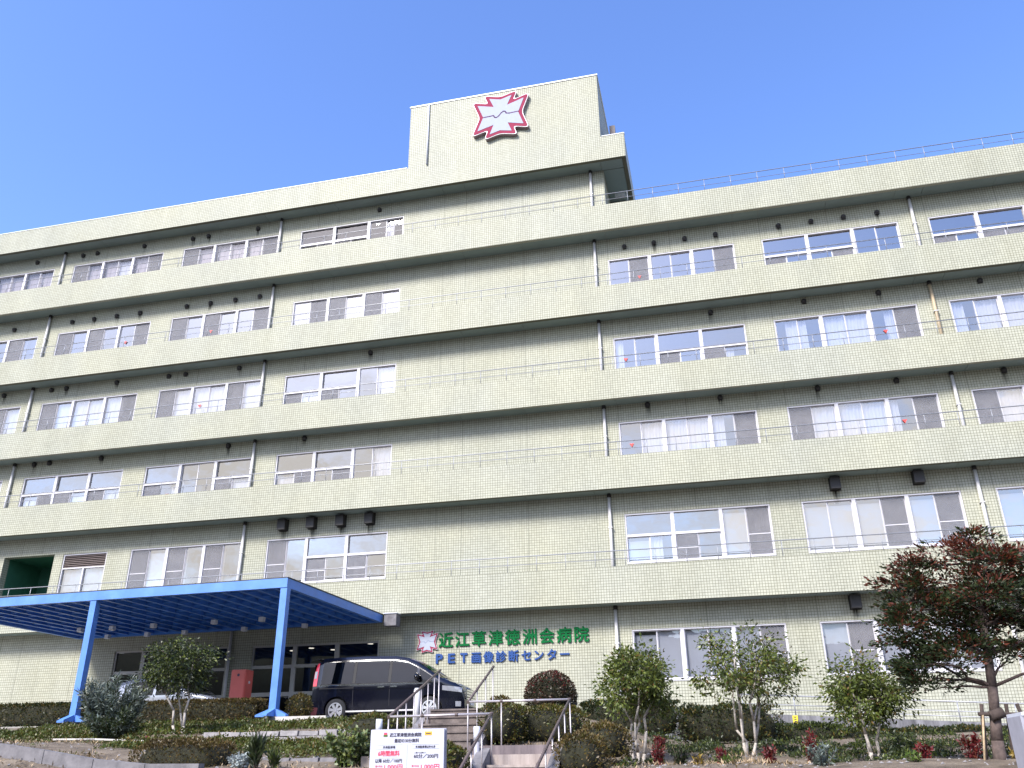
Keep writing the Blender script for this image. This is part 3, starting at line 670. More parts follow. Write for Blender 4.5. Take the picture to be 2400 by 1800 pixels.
# ------------------------------------------------------------------ blue canopy
ang = math.radians(-2.2)
CN = thing('entrance_canopy', 'sky blue steel porch canopy on square posts over the entrance drive', 'canopy', (-12.15, 23.0, 1.36), None, ang)
WX, DY, ZT = 13.1, 6.95, 5.20-1.36        # width to the left, depth to the wall, beam top (local)
def lb(name, mat, x0, x1, y0, y1, z0, z1, par=None): return MB().box(x0, x1, y0, y1, z0, z1).build(name, mat, par or CN, world=False)
lb('front_beam', 'blue', -WX, 0, 0, .15, ZT-.27, ZT)
lb('side_beam', 'blue', -.15, 0, .152, DY, ZT-.27, ZT-.002); lb('side_beam', 'blue', -WX, -WX+.15, .152, DY, ZT-.27, ZT-.002)
lb('rear_beam', 'blue_deck', -WX+.152, -.152, DY-.15, DY, ZT-.27, ZT-.003)
lb('roof_edge', 'vent', -WX, .02, 0.0, DY, ZT+.002, ZT+.03)
# corrugated deck above, purlins running to the wall, short noggins between
dk = MB(); nx = 130; rows = []
for yy in np.linspace(.16, DY-.16, 3): rows.append([(-WX+.16+(WX-.32)*i/nx, float(yy), ZT-.05+.022*math.sin(i*math.pi*.8)) for i in range(nx+1)])
dk.grid(rows).build('roof_deck', 'blue_deck', CN, world=False)
npur = 22
for k in range(1, npur):
    x = -WX+WX*k/npur
    lb('purlin', 'blue_deck', x-.03, x+.03, .152, DY-.152, ZT-.21, ZT-.085)
    lb('flange', 'blue', x-.055, x+.055, .152, DY-.152, ZT-.222, ZT-.212)
for j in range(1, 9):
    y_ = j*DY/9; m = MB()
    for k in range(npur):
        xa, xb = -WX+WX*k/npur+.058, -WX+WX*(k+1)/npur-.058
        if k == 0: xa += .1
        if k == npur-1: xb -= .1
        m.box(xa, xb, y_-.02, y_+.02, ZT-.18, ZT-.09)
    m.build('cross_brace', 'blue_deck', CN, world=False)
for px in (-.105, -.105-6.57, -.105-12.85):
    z0 = 0.08
    p = lb('post', 'blue', px-.105, px+.105, .02, .23, z0, ZT-.272)
    bp = MB().prism([(-.62, .0), (.34, 0), (.34, .05), (.13, .10), (-.13, .22), (-.20, .11), (-.62, .045)], 0, 0)
    b = MB()
    for (dx, dy) in ((-1, 0), (1, 0), (0, -1), (0, 1)):
        w_ = .085; ln = .52 if dx <= 0 else .42
        if dx: b.add([(dx*.106, -w_, .0), (dx*ln, -w_, .0), (dx*ln, -w_, .05), (dx*.106, -w_, .20), (dx*.106, w_, .0), (dx*ln, w_, .0), (dx*ln, w_, .05), (dx*.106, w_, .20)],
                     [(0, 1, 2, 3), (7, 6, 5, 4), (0, 4, 5, 1), (1, 5, 6, 2), (2, 6, 7, 3), (3, 7, 4, 0)])
        else: b.add([(-w_, dy*.106, .0), (-w_, dy*.5, .0), (-w_, dy*.5, .05), (-w_, dy*.106, .20), (w_, dy*.106, .0), (w_, dy*.5, .0), (w_, dy*.5, .05), (w_, dy*.106, .20)],
                    [(0, 1, 2, 3), (7, 6, 5, 4), (0, 4, 5, 1), (1, 5, 6, 2), (2, 6, 7, 3), (3, 7, 4, 0)])
    f = b.build('base_fin', 'blue', CN, world=False, fix=True); f.location = (px, .125, z0-.03)
    lb('footing', 'concrete2', px-.16, px+.16, -.05, .30, -.7, z0-.03)
lm = MB().box(-.085, .085, -.085, .085, 0, .15).mesh('light_box', 'coping')
for lx, ly in [(-11.6+.45, 4.75), (-9.75, 4.75), (-8.0, 4.75), (-5.5, 4.75), (-3.6, 4.75), (-11.4, 6.55), (-9.6, 6.55), (-7.95, 6.55), (-5.4, 6.55), (-2.9, 6.55)]:
    o = link('light_box', lm, CN, False); o.location = (lx, ly, ZT-.375)
gb = thing('gutter_box', 'pale grey metal box under the parapet at the canopy end', 'box', (-11.5, 29.8, 4.76))
MB().box(-11.74, -11.28, 29.72, 30.15, 4.78, 5.2).build('box_body', 'concrete2', gb)
MB().box(-11.77, -11.25, 29.69, 30.18, 5.2, 5.225).build('lid', 'white', gb)

# ------------------------------------------------------------------ cars
def car(name, lbl, loc, Lc, roof_pts, low, hw, belt, paint, arches, wr, parts):
    """x forward, right-hand side at -y; roof_pts = side profile of the upper outline"""
    t = thing(name, lbl, 'car', loc)
    px = [p[0] for p in roof_pts]; pz = [p[1] for p in roof_pts]
    top = lambda x: float(np.interp(x, px, pz))
    def zl(x):
        z = low
        for ax in arches:
            d = abs(x-ax); R = wr*1.17
            if d < R: z = max(z, wr+math.sqrt(R*R-d*d)*1.0)
        return z
    def half(x, z):
        w = hw
        e0 = min(1, max(0, x/0.35)); e1 = min(1, max(0, (Lc-x)/0.75))
        w *= 0.90+0.10*math.sin(e0*math.pi/2); w *= 0.74+0.26*math.sin(e1*math.pi/2)
        if z > belt: w -= (z-belt)*0.20
        else: w -= 0.05*((belt-z)/belt)**2
        tt = top(x)
        if tt-z < .10: w -= (0.10-(tt-z))**2*6.0
        return w
    xs = sorted(set([i*Lc/90 for i in range(91)]+[a+s*wr*1.17 for a in arches for s in (-1, -.97, -.9, -.7, -.4, 0, .4, .7, .9, .97, 1)]))
    NT = 16
    def side(sgn):
        return [[(x, sgn*half(x, z), z) for x in xs] for z_ in [0] for k in range(NT+1) for z in [None]] if False else \
               [[(x, sgn*half(x, zl(x)+(top(x)-zl(x))*k/NT), zl(x)+(top(x)-zl(x))*k/NT) for x in xs] for k in range(NT+1)]
    R_, L_ = side(-1), side(1)
    m = MB(); m.grid(R_); m.grid([r[::-1] for r in L_])
    m.grid([[(p[0], p[1]*(1-2*j/6), p[2]+0.02*(1-(1-2*j/6)**2)) for p in R_[-1]] for j in range(7)])
    for xi in (0, len(xs)-1):     # nose and tail faces
        rws = [[(R_[k][xi][0]+(0.05*(1-(1-2*j/6)**2) if xi else -0.03*(1-(1-2*j/6)**2)), R_[k][xi][1]*(1-2*j/6), R_[k][xi][2]) for j in range(7)] for k in range(NT+1)]
        m.grid(rws if xi else [r[::-1] for r in rws])
    m.box(.25, Lc-.3, -hw*.8, hw*.8, low*.8, low+.25)
    m.build('body', paint, t, world=False)
    def patch(nm, mat, x0, x1, f0, f1, off=.006, nxx=14, nz=6, parent=None, sgns=(-1,)):
        mm = MB()
        for sg_ in sgns:
            rows = []
            for j in range(nz+1):
                r = []
                for i in range(nxx+1):
                    x = x0+(x1-x0)*i/nxx; za, zb = f0(x), f1(x); z = za+(zb-za)*j/nz
                    r.append((x, sg_*(half(x, z)+off), z))
                rows.append(r if sg_ < 0 else r[::-1])
            mm.grid(rows)
        return mm.build(nm, mat, parent or t, world=False)
    # wheels
    for ax in arches:
        for sg_ in (-1, 1):
            yc = sg_*(hw-.11); w = MB(); rows = []
            for (r, d) in ((wr*.66, .11), (wr*.95, .115), (wr, .09), (wr, -.09), (wr*.95, -.115)):
                rows.append([(ax+r*math.cos(a), yc+sg_*d, wr+r*math.sin(a)) for a in [2*math.pi*i/28 for i in range(29)]])
            w.grid(rows); wo = w.build('wheel', 'tyre', t, world=False)
            rm = MB(); rm.tube((ax, yc, wr), (ax, yc+sg_*.07, wr), wr*.655, n=24)
            rim_back = rm.build('rim_well', 'tyre', wo, world=False)
            sp = MB(); yf = yc+sg_*.118
            for i in range(28):
                a0, a1 = 2*math.pi*i/28, 2*math.pi*(i+1)/28
                sp.add([(ax+q*math.cos(a), yf, wr+q*math.sin(a)) for a, q in ((a0, wr*.58), (a1, wr*.58), (a1, wr*.68), (a0, wr*.68))], [(0, 1, 2, 3)])
            for i in range(7):
                a = 2*math.pi*i/7+.3; c_, s_ = math.cos(a), math.sin(a)
                sp.add([(ax+q*c_-e*s_, yf-sg_*.01, wr+q*s_+e*c_) for q, e in ((wr*.1, -.03), (wr*.6, -.045), (wr*.6, .045), (wr*.1, .03))], [(0, 1, 2, 3)])
            sp.tube((ax, yf-sg_*.02, wr), (ax, yf+sg_*.005, wr), wr*.16, n=14)
            sp.build('rim', 'alloy', wo, world=False)
    patch('arch_liner', 'car_dark', .1, Lc-.1, lambda x: low*.7, lambda x: zl(x)+.02, -.14, 60, 2)
    parts(t, patch, top, half, zl)
    return t
def van_parts(t, patch, top, half, zl):
    bl = lambda x: 1.06+max(0, (x-2.6))*0.0 - (0.0 if x < 3.1 else (x-3.1)*.06)
    tp = lambda x: min(1.70, top(x)-.13)
    for nm, a, b in (('rear_quarter_window', .30, 1.30), ('sliding_door_window', 1.40, 2.42), ('front_door_window', 2.52, 3.30)):
        patch(nm, 'car_glass', a, b, bl, tp, .004)
        patch('window_seal', 'car_dark', a-.025, b+.025, lambda x: bl(x)-.03, lambda x: bl(x), .008, 10, 1)
    patch('quarter_window', 'car_glass', 3.38, 3.78, bl, lambda x: max(bl(x)+.02, top(x)-.12), .004)
    patch('belt_trim', 'chrome', .22, 3.75, lambda x: bl(x)-.045, lambda x: bl(x)-.03, .010, 20, 1)
    for x in (1.35, 2.47):
        patch('pillar_trim', 'car_dark', x-.045, x+.045, bl, tp, .007, 2, 6)
    for x in (1.34, 2.48, 3.52): patch('door_seam', 'car_dark', x-.006, x+.006, lambda q: .42, lambda q: bl(q)-.05, .002, 1, 6)
    patch('slide_rail', 'car_dark', .25, 1.34, lambda x: .93, lambda x: .95, .004, 8, 1)
    for x in (2.22, 2.62): patch('door_handle', 'chrome', x-.10, x+.10, lambda q: .925, lambda q: .965, .03, 4, 2)
    patch('sill_reflection', 'pipe', .95, 3.35, lambda x: .27, lambda x: .31, .012, 12, 2)  # pale strip: reflection of the ground painted along the lower side
    patch('crease', 'van', .2, 3.9, lambda x: .885, lambda x: .905, .014, 20, 1)
    patch('tail_lamp', 'tail', .015, .16, lambda x: 1.02, lambda x: 1.68, .012, 4, 10)
    patch('tail_lamp_centre', 'clear', .03, .12, lambda x: 1.24, lambda x: 1.45, .018, 3, 4)
    patch('headlight', 'clear', 4.10, 4.64, lambda x: .74+(4.64-x)*.12, lambda x: .88+(4.64-x)*.10, .012, 10, 3, None, (-1, 1))
    patch('fog_lamp', 'clear', 4.47, 4.62, lambda x: .36, lambda x: .50, .014, 4, 3, None, (-1, 1))
    # windscreen and side of its frame, bonnet line
    ws = MB(); rows = []
    for j in range(9):
        x = 3.12+(4.02-3.12)*j/8; z = top(x); w = half(x, z)-.07
        rows.append([(x, -w+2*w*i/8, z+.012+.02*(1-(1-2*i/8)**2)) for i in range(9)])
    ws.grid(rows).build('windscreen', 'car_glass', t, world=False)
    wi = MB(); wi.path([(3.98, -.5, top(3.98)+.03), (3.7, -.1, top(3.7)+.05)], [.008, .008], 5).build('wiper', 'car_dark', t, world=False)
    mr_ = MB(); rows = []
    for j in range(7):
        u = j/6*math.pi; rows.append([(3.36-.07*math.sin(u)*math.cos(a)*1.0, -.98-.13*math.cos(u), 1.18+.11*math.sin(u)*math.sin(a)) for a in [2*math.pi*i/12 for i in range(13)]])
    mr_.grid(rows); mr_.box(3.33, 3.40, -.90, -.80, 1.07, 1.12); mr_.build('door_mirror', 'van', t, world=False)
    g = MB()
    for k in range(4): g.box(4.735, 4.765, -.55, .55, .56+.075*k, .60+.075*k)
    g.build('grille_bar', 'chrome', t, world=False)
    MB().box(4.74, 4.77, -.17, .17, .42, .53).build('number_plate', 'white', t, world=False)
    MB().box(4.73, 4.76, -.66, .66, .22, .38).build('bumper_grille', 'car_dark', t, world=False)
    MB().box(-.01, .22, -.74, .74, 1.80, 1.815).build('rear_spoiler', 'van', t, world=False)
    MB().box(-.045, -.03, -.6, .6, 1.1, 1.66).build('rear_window', 'car_glass', t, world=False)
car('parked_van', 'dark navy minivan parked facing right in front of the entrance', (-12.08, 25.85, 1.33), 4.71,
    [(0, 1.42), (.04, 1.66), (.14, 1.795), (.4, 1.83), (1.6, 1.845), (2.6, 1.815), (3.0, 1.745), (3.3, 1.61), (3.7, 1.36), (4.02, 1.155), (4.2, 1.085), (4.45, 1.0), (4.62, .90), (4.69, .76), (4.71, .6)],
    .24, .85, 1.06, 'van', (.82, 3.72), .325, van_parts)
def sil_parts(t, patch, top, half, zl):
    bl = lambda x: .98; tp = lambda x: top(x)-.11
    patch('rear_door_window', 'car_glass', .9, 1.75, bl, lambda x: max(bl(x)+.02, tp(x)), .004)
    patch('front_door_window', 'car_glass', 1.85, 2.75, bl, lambda x: max(bl(x)+.02, tp(x)), .004)
    for x in (1.8, 2.85): patch('door_seam', 'car_dark', x-.006, x+.006, lambda q: .35, lambda q: .95, .002, 1, 6)
    patch('headlight', 'clear', 3.75, 4.2, lambda x: .66, lambda x: .80, .012, 8, 3, None, (-1, 1))
    patch('tail_lamp', 'tail', .02, .2, lambda x: .75, lambda x: .98, .012, 4, 4)
    ws = MB(); rows = []
    for j in range(9):
        x = 2.35+(3.15-2.35)*j/8; z = top(x); w = half(x, z)-.07
        rows.append([(x, -w+2*w*i/8, z+.012+.02*(1-(1-2*i/8)**2)) for i in range(9)])
    ws.grid(rows).build('windscreen', 'car_glass', t, world=False)
    MB().box(2.68, 2.8, -.98, -.8, .98, 1.1).build('door_mirror', 'silver', t, world=False)
    MB().box(4.3, 4.33, -.17, .17, .4, .51).build('number_plate', 'white', t, world=False)
car('parked_car', 'silver white hatchback parked behind the hedge left of the coral cabinet', (-20.0, 27.0, 1.36), 4.3,
    [(0, .95), (.1, 1.1), (.45, 1.42), (.9, 1.52), (1.8, 1.54), (2.35, 1.46), (2.8, 1.22), (3.15, 1.03), (3.6, .95), (4.0, .86), (4.22, .74), (4.3, .55)],
    .22, .84, .98, 'silver', (.78, 3.5), .31, sil_parts)

# ------------------------------------------------------------------ small objects on the plaza
cb = thing('hydrant_cabinet', 'tall coral red metal cabinet with a round badge beside the tiled pillar', 'cabinet', (-15.6, 27.0, 1.36))
x0, y0 = -15.97, 27.0
MB().box(x0, x0+.52, y0, y0+.50, 1.36, 3.14).build('cabinet_body', 'coral', cb)
MB().box(x0+.03, x0+.49, y0-.012, y0-.001, 1.5, 3.09).build('door', 'coral', cb)
MB().tube((x0+.27, y0-.02, 2.97), (x0+.27, y0-.013, 2.97), .045, n=16).build('badge', 'ink', cb)
MB().box(x0+.521, x0+.533, y0+.05, y0+.45, 1.5, 3.05).build('side_door', 'coral', cb)
MB().tube((x0+.534, y0+.25, 2.75), (x0+.55, y0+.25, 2.75), .045, n=14).build('side_lamp', 'white', cb)
MB().box(x0+.534, x0+.56, y0+.07, y0+.1, 2.0, 2.2).build('latch', 'vent', cb)
rb = thing('red_bin', 'small dull red bin with a pale pole leaning in it behind the van', 'bin', (-11.75, 24.25, 1.35))
b_ = MB(); b_.add([(-11.9, 24.1, 1.35), (-11.6, 24.1, 1.35), (-11.6, 24.4, 1.35), (-11.9, 24.4, 1.35), (-11.94, 24.06, 1.70), (-11.56, 24.06, 1.70), (-11.56, 24.44, 1.70), (-11.94, 24.44, 1.70)],
    [(0, 3, 2, 1), (0, 1, 5, 4), (1, 2, 6, 5), (2, 3, 7, 6), (3, 0, 4, 7)]).build('bin_body', 'red_dark', rb)
MB().tube((-11.78, 24.2, 1.4), (-12.12, 24.3, 2.05), .017).build('pole', 'white', rb)
MB().box(-12.1, -10.6, 22.95, 23.2, 1.05, 1.40).build('kerb', 'stone_pale')['kind'] = 'structure'
bo = thing('bollard', 'short pale grey bollard at the top of the stairs before the van', 'bollard', (-6.85, 19.6, 1.1))
MB().tube((-6.85, 19.6, .9), (-6.85, 19.6, 1.68), .075, n=16).build('shaft', 'pipe', bo)
MB().tube((-6.85, 19.6, 1.68), (-6.85, 19.6, 1.73), .08, .05, n=16).build('cap', 'white', bo)
for x, y_, zt_, lbl in ((-5.68, 14.4, .80, 'short white garden lamp post behind the parking sign'), (-4.02, 14.5, .66, 'short white garden lamp post left of the lower stair rail')):
    g = thing('garden_lamp', lbl, 'lamp', (x, y_, terr(x, y_, False)), 'garden lamps by the stairs')
    MB().tube((x, y_, terr(x, y_, False)-.2), (x, y_, zt_-.22), .045, n=12).build('lamp_post', 'sign_edge', g)
    MB().tube((x, y_, zt_-.22), (x, y_, zt_), .055, n=12).build('lamp_head', 'white', g)

# ------------------------------------------------------------------ side ramp with railing
def ramp_z(x): return 1.68-0.0595*(x+2.0)
ra = MB(); xa, xb = -3.3, 20.0
ra.add([(xa, 28.9, -.5), (xb, 28.9, -.5), (xb, 28.9, ramp_z(xb)), (xa, 28.9, ramp_z(xa)), (xa, 30.78, -.5), (xb, 30.78, -.5), (xb, 30.78, ramp_z(xb)-.12), (xa, 30.78, ramp_z(xa)-.12),
        (xa, 29.05, ramp_z(xa)), (xb, 29.05, ramp_z(xb)), (xa, 29.05, ramp_z(xa)-.12), (xb, 29.05, ramp_z(xb)-.12)],
       [(0, 1, 2, 3), (3, 2, 9, 8), (8, 9, 11, 10), (10, 11, 6, 7), (0, 3, 8, 10, 7, 4), (1, 5, 6, 11, 9, 2), (0, 4, 5, 1), (4, 7, 6, 5)])
tag(ra.build('ramp', 'concrete', fix=True), kind='structure')
rr = thing('ramp_railing', 'low grey three bar railing along the sloping concrete ramp', 'railing', (3, 28.97, 1.3))
for h, r in ((.545, .022), (.28, .014), (.14, .014)):
    MB().tube((.4, 28.97, ramp_z(.4)+h), (19.5, 28.97, ramp_z(19.5)+h), r, n=6).build('rail_bar', 'rail', rr)
x = .45
while x < 19.5:
    MB().tube((x, 28.97, ramp_z(x)), (x, 28.97, ramp_z(x)+.545), .018, n=6).build('rail_post', 'rail', rr); x += 1.52
yt = thing('marker_plate', 'small yellow marker plate fixed to the concrete ramp wall', 'sign', (1.93, 28.88, 1.2))
MB().box(1.86, 2.01, 28.875, 28.895, 1.20, 1.43).build('plate', 'yellow', yt)
for zz in (1.25, 1.31, 1.37): MB().box(1.90, 1.97, 28.871, 28.8745, zz, zz+.03).build('print', 'ink', yt)

# ------------------------------------------------------------------ stairs and handrails
stp = thing('garden_stairs', 'granite garden stairs climbing the planted slope to the plaza', 'stairs', (-3.3, 12, -1.6))
zl_ = 0.235; nst = 12
for k in range(nst):
    z = zl_-k*.153; y1 = 14.6-k*.30
    MB().box(-3.80, -2.80, y1-.0, y1+.34, z-.35, z-.04).box(-3.80, -2.80, y1-.025, y1+.30, z-.0395, z).build('step', 'granite2', stp) if k else MB().box(-6.05, -2.80, 14.6, 16.28, z-.35, z).build('landing', 'granite2', stp)
up = 6; zt_ = 1.17
for k in range(up):
    z = zl_+(k+1)*(zt_-zl_)/up; y1 = 16.30+k*.36
    MB().box(-6.02, -4.74, y1, y1+(.40 if k < up-1 else .9), z-.3, z-.035).box(-6.02, -4.74, y1-.025, y1+.36, z-.0345, z).build('step', 'granite3', stp)
MB().box(-4.69, -2.62, 16.30, 16.52, -.2, .415).build('retaining_kerb', 'granite', stp)
for x0, x1 in ((-4.02, -3.82), (-2.78, -2.60)):
    m = MB(); ya, yb = 11.3, 14.58; za = -1.4; zb2 = zl_+.10
    m.add([(x0, ya, za-.6), (x1, ya, za-.6), (x1, yb, -.6), (x0, yb, -.6), (x0, ya, za), (x1, ya, za), (x1, yb, zb2), (x0, yb, zb2)],
          [(0, 3, 2, 1), (4, 5, 6, 7), (0, 1, 5, 4), (1, 2, 6, 5), (2, 3, 7, 6), (3, 0, 4, 7)]); m.build('string_wall', 'concrete2', stp)
for x0, x1 in ((-6.2, -6.04), (-4.72, -4.56)):
    m = MB(); ya, yb = 16.54, 18.5
    m.add([(x0, ya, -.3), (x1, ya, -.3), (x1, yb, -.3), (x0, yb, -.3), (x0, ya, .38), (x1, ya, .38), (x1, yb, 1.24), (x0, yb, 1.24)],
          [(0, 3, 2, 1), (4, 5, 6, 7), (0, 1, 5, 4), (1, 2, 6, 5), (2, 3, 7, 6), (3, 0, 4, 7)]); m.build('string_wall', 'concrete2', stp)
def handrail(lbl, pts, mats, foot):
    t = thing('stair_handrail', lbl, 'handrail', pts[0], 'handrails of the garden stairs')
    for a, b, mt in zip(pts[:-1], pts[1:], mats):
        MB().tube(a, b, .024 if mt == 'handrail' else .020, n=10).build('rail', mt, t)
        d = (Vector(b)-Vector(a)); ln = d.length; n = max(2, round(ln/.62))
        for k in range(n+1):
            if k == n and b is not pts[-1]: continue
            p = Vector(a)+d*(k/n)
            if k == n: p = Vector(a)+d*.97
            if k == 0 and a is pts[0]: continue
            if k % 2 == 0 or mt == 'handrail' and k % 2 == 1 and ln > 1.5:
                MB().tube((p.x, p.y, foot(p)), (p.x, p.y, p.z-.01), .013, n=8).build('post', 'steel', t)
            MB().tube(p-d.normalized()*.025, p+d.normalized()*.025, .028, n=10).build('joint_ring', 'handrail', t)
    return t
def foot(p):
    z = terr(p.x, p.y, False)-.15
    return min(z, p.z-.55)
handrail('brown and steel stair handrail on the sign side of the stairs', [(-3.80, 11.6, -.55), (-3.80, 14.6, .855), (-5.60, 14.62, .845), (-6.08, 18.9, 2.03)], ['handrail', 'steel', 'handrail'], foot)
handrail('brown and steel stair handrail below the round clipped shrub', [(-2.78, 11.6, -.58), (-2.78, 16.3, 1.165), (-4.70, 16.32, 1.17), (-4.72, 18.3, 2.0)], ['handrail', 'steel', 'handrail'], foot)

# ------------------------------------------------------------------ parking price board
pb = thing('parking_price_board', 'white parking price board with red and black lettering in front of the stairs', 'sign', (-4.14, 11.5, -1.5))
bx0, bx1, bt = -4.645, -3.63, .505; yb = 11.5
MB().box(bx0, bx1, yb, yb+.05, -.35, bt).build('board', 'sign_face', pb)
MB().box(bx0-.012, bx1+.012, yb+.051, yb+.09, -.36, bt+.008).build('board_back', 'sign_edge', pb)
for x in (-4.45, -3.83): MB().tube((x, yb+.12, -1.6), (x, yb+.12, .3), .03).build('board_post', 'steel', pb)
yf = yb-.002
def pt(s, mat, x, z, size, fit=None, bold=0.0): place_text('lettering', s, mat, x, yf, z, size, pb, bold, 0.0008, 'LEFT', fit, True)
cx = -4.14
pt('近江草津徳洲会病院', 'ink', cx-.02, bt-.085, .052, .44, .0012)
pt('最初の30分無料', 'ink', cx+.0, bt-.155, .05, .34, .0012)
MB().box(cx-.32, cx-.275, yf-.002, yf, bt-.06, bt-.035).build('logo_mark', 'ink_red', pb); MB().box(cx-.325, cx-.27, yf-.002, yf, bt-.085, bt-.0605).build('logo_mark', 'leaf_lime', pb)
MB().box(cx+.245, cx+.345, yf-.002, yf, bt-.075, bt-.03).build('logo_plate', 'orange', pb)
MB().box(cx+.262, cx+.33, yf-.004, yf-.0021, bt-.06, bt-.048).build('logo_print', 'ink', pb)
MB().box(cx+.005, cx+.012, yf-.002, yf, -.3, bt-.18).build('rule_line', 'ink_line', pb)
for xa_, xb_ in ((cx-.43, cx-.05), (cx+.07, cx+.45)):
    for zz in (bt-.185, bt-.235): MB().box(xa_, xb_, yf-.0015, yf, zz, zz+.003).build('rule_line', 'ink_line', pb)
pt('外来駐車場', 'ink', cx-.24, bt-.225, .032, .17, .0008)
pt('外来駐車場以外の方', 'ink', cx+.26, bt-.225, .032, .27, .0008)
pt('6時間無料', 'ink_red', cx-.24, bt-.315, .072, .30, .0018)
MB().box(cx-.38, cx-.10, yf-.0015, yf, bt-.343, bt-.338).build('rule_line', 'ink_line', pb)
pt('以降 60分／100円', 'ink', cx-.24, bt-.395, .05, .37, .001)
pt('1,000円', 'ink_red', cx-.17, bt-.475, .07, .25, .0012); pt('最大料金', 'ink_red', cx-.37, bt-.452, .028, .10); MB().box(cx-.43, cx-.31, yf-.0015, yf, bt-.473, bt-.468).build('rule_line', 'ink_red', pb)
pt('入庫から出庫まで', 'ink', cx+.19, bt-.292, .022, .16)
pt('60分／200円', 'ink', cx+.27, bt-.345, .055, .33, .0012)
pt('1,000円', 'ink_red', cx+.33, bt-.475, .07, .25, .0012); pt('最大料金', 'ink_red', cx+.13, bt-.452, .028, .10); MB().box(cx+.07, cx+.19, yf-.0015, yf, bt-.473, bt-.468).build('rule_line', 'ink_red', pb)

# white cabinet at the right edge
wc = thing('white_cabinet', 'white metal cabinet at the right edge near the staked tree', 'cabinet', (3.9, 13.2, -.7))
MB().box(3.68, 4.6, 13.0, 13.6, -1.3, .58).build('cabinet_body', 'white', wc)
MB().box(3.655, 4.62, 12.97, 13.63, .582, .625).build('lid', 'white', wc)
MB().box(3.64, 3.677, 12.98, 13.60, -1.3, .58).build('left_side_strip', 'sign_edge', wc)  # grey strip covering the left side of the cabinet

# ------------------------------------------------------------------ stone edgings
def stones(name, lbl, x0, x1, y, zb, zt, n, courses, mat, yj=.05, group=None, curve=0.0):
    t = thing(name, lbl, 'edging', ((x0+x1)/2, y, zb), group)
    h = (zt-zb)/courses
    for c in range(courses):
        e = [x0+(x1-x0)*(i+(.0 if c % 2 == 0 else .45))/n for i in range(n+1)]
        for a, b in zip(e[:-1], e[1:]):
            j = random.uniform(-yj, yj)*.6; a += random.uniform(0, .03); b -= random.uniform(.005, .03); zj = random.uniform(-.012, .012)
            yc = y+curve*((a-x0)/(x1-x0))**2+j+c*.06; d = .2; z0_, z1_ = zb+c*h+.004, zb+(c+1)*h-.006+zj
            if c == 0: z0_ -= .2
            q = lambda: random.uniform(-.012, .012)
            vs = [(a+q(), yc+q(), z0_), (b+q(), yc+q(), z0_), (b, yc+d, z0_), (a, yc+d, z0_), (a+q(), yc+.02+q(), z1_+q()), (b+q(), yc+.02+q(), z1_+q()), (b, yc+d, z1_+q()), (a, yc+d, z1_+q())]
            MB().add(vs, [(0, 3, 2, 1), (4, 5, 6, 7), (0, 1, 5, 4), (1, 2, 6, 5), (2, 3, 7, 6), (3, 0, 4, 7)]).build('stone', mat, t)
stones('stone_edging', 'two course grey stone terrace edging below the canopy posts', -11.95, -7.7, 18.85, .63, .86, 9, 2, 'stone')
stones('stone_edging', 'low grey concrete block edging in front by the spiky plant', -8.35, -6.7, 14.95, .06, .235, 3, 2, 'concrete2')
kb = thing('path_kerb', 'long grey path kerb in the lower left corner', 'kerb', (-11.3, 13.0, .2))
xk = -14.6
while xk < -8.9:
    xe = xk+.93; za, zb2 = terr(xk, 13.0)+.17, terr(xe, 13.0)+.17
    MB().add([(xk, 12.9, za-.5), (xe, 12.9, zb2-.5), (xe, 13.08, zb2-.5), (xk, 13.08, za-.5), (xk, 12.92, za), (xe, 12.92, zb2), (xe, 13.08, zb2), (xk, 13.08, za)],
             [(0, 3, 2, 1), (4, 5, 6, 7), (0, 1, 5, 4), (1, 2, 6, 5), (2, 3, 7, 6), (3, 0, 4, 7)]).build('stone', 'concrete2', kb); xk = xe+.012
for x, y_, s_, lbl in ((-9.95, 14.9, .18, 'single grey kerb stone lying on the bare soil'),):
    t = thing('loose_stone', lbl, 'stone', (x, y_, terr(x, y_)))
    MB().box(x-.45, x+.25, y_-.1, y_+.15, terr(x, y_)-.1, terr(x, y_)+.13).build('stone_block', 'concrete2', t)
ps = thing('pale_edging_strip', 'thin pale edging strip across the left garden bed', 'edging', (-12.5, 17.6, .6))
pp = [(-14.6, 17.6), (-13.6, 17.7), (-12.6, 17.75), (-11.6, 17.7), (-10.9, 17.4)]
m = MB()
for a, b in zip(pp[:-1], pp[1:]):
    m.tube((a[0], a[1], terr(*a)+.09), (b[0], b[1], terr(*b)+.09), .022, n=6)
m.build('strip', 'stone_pale', ps)

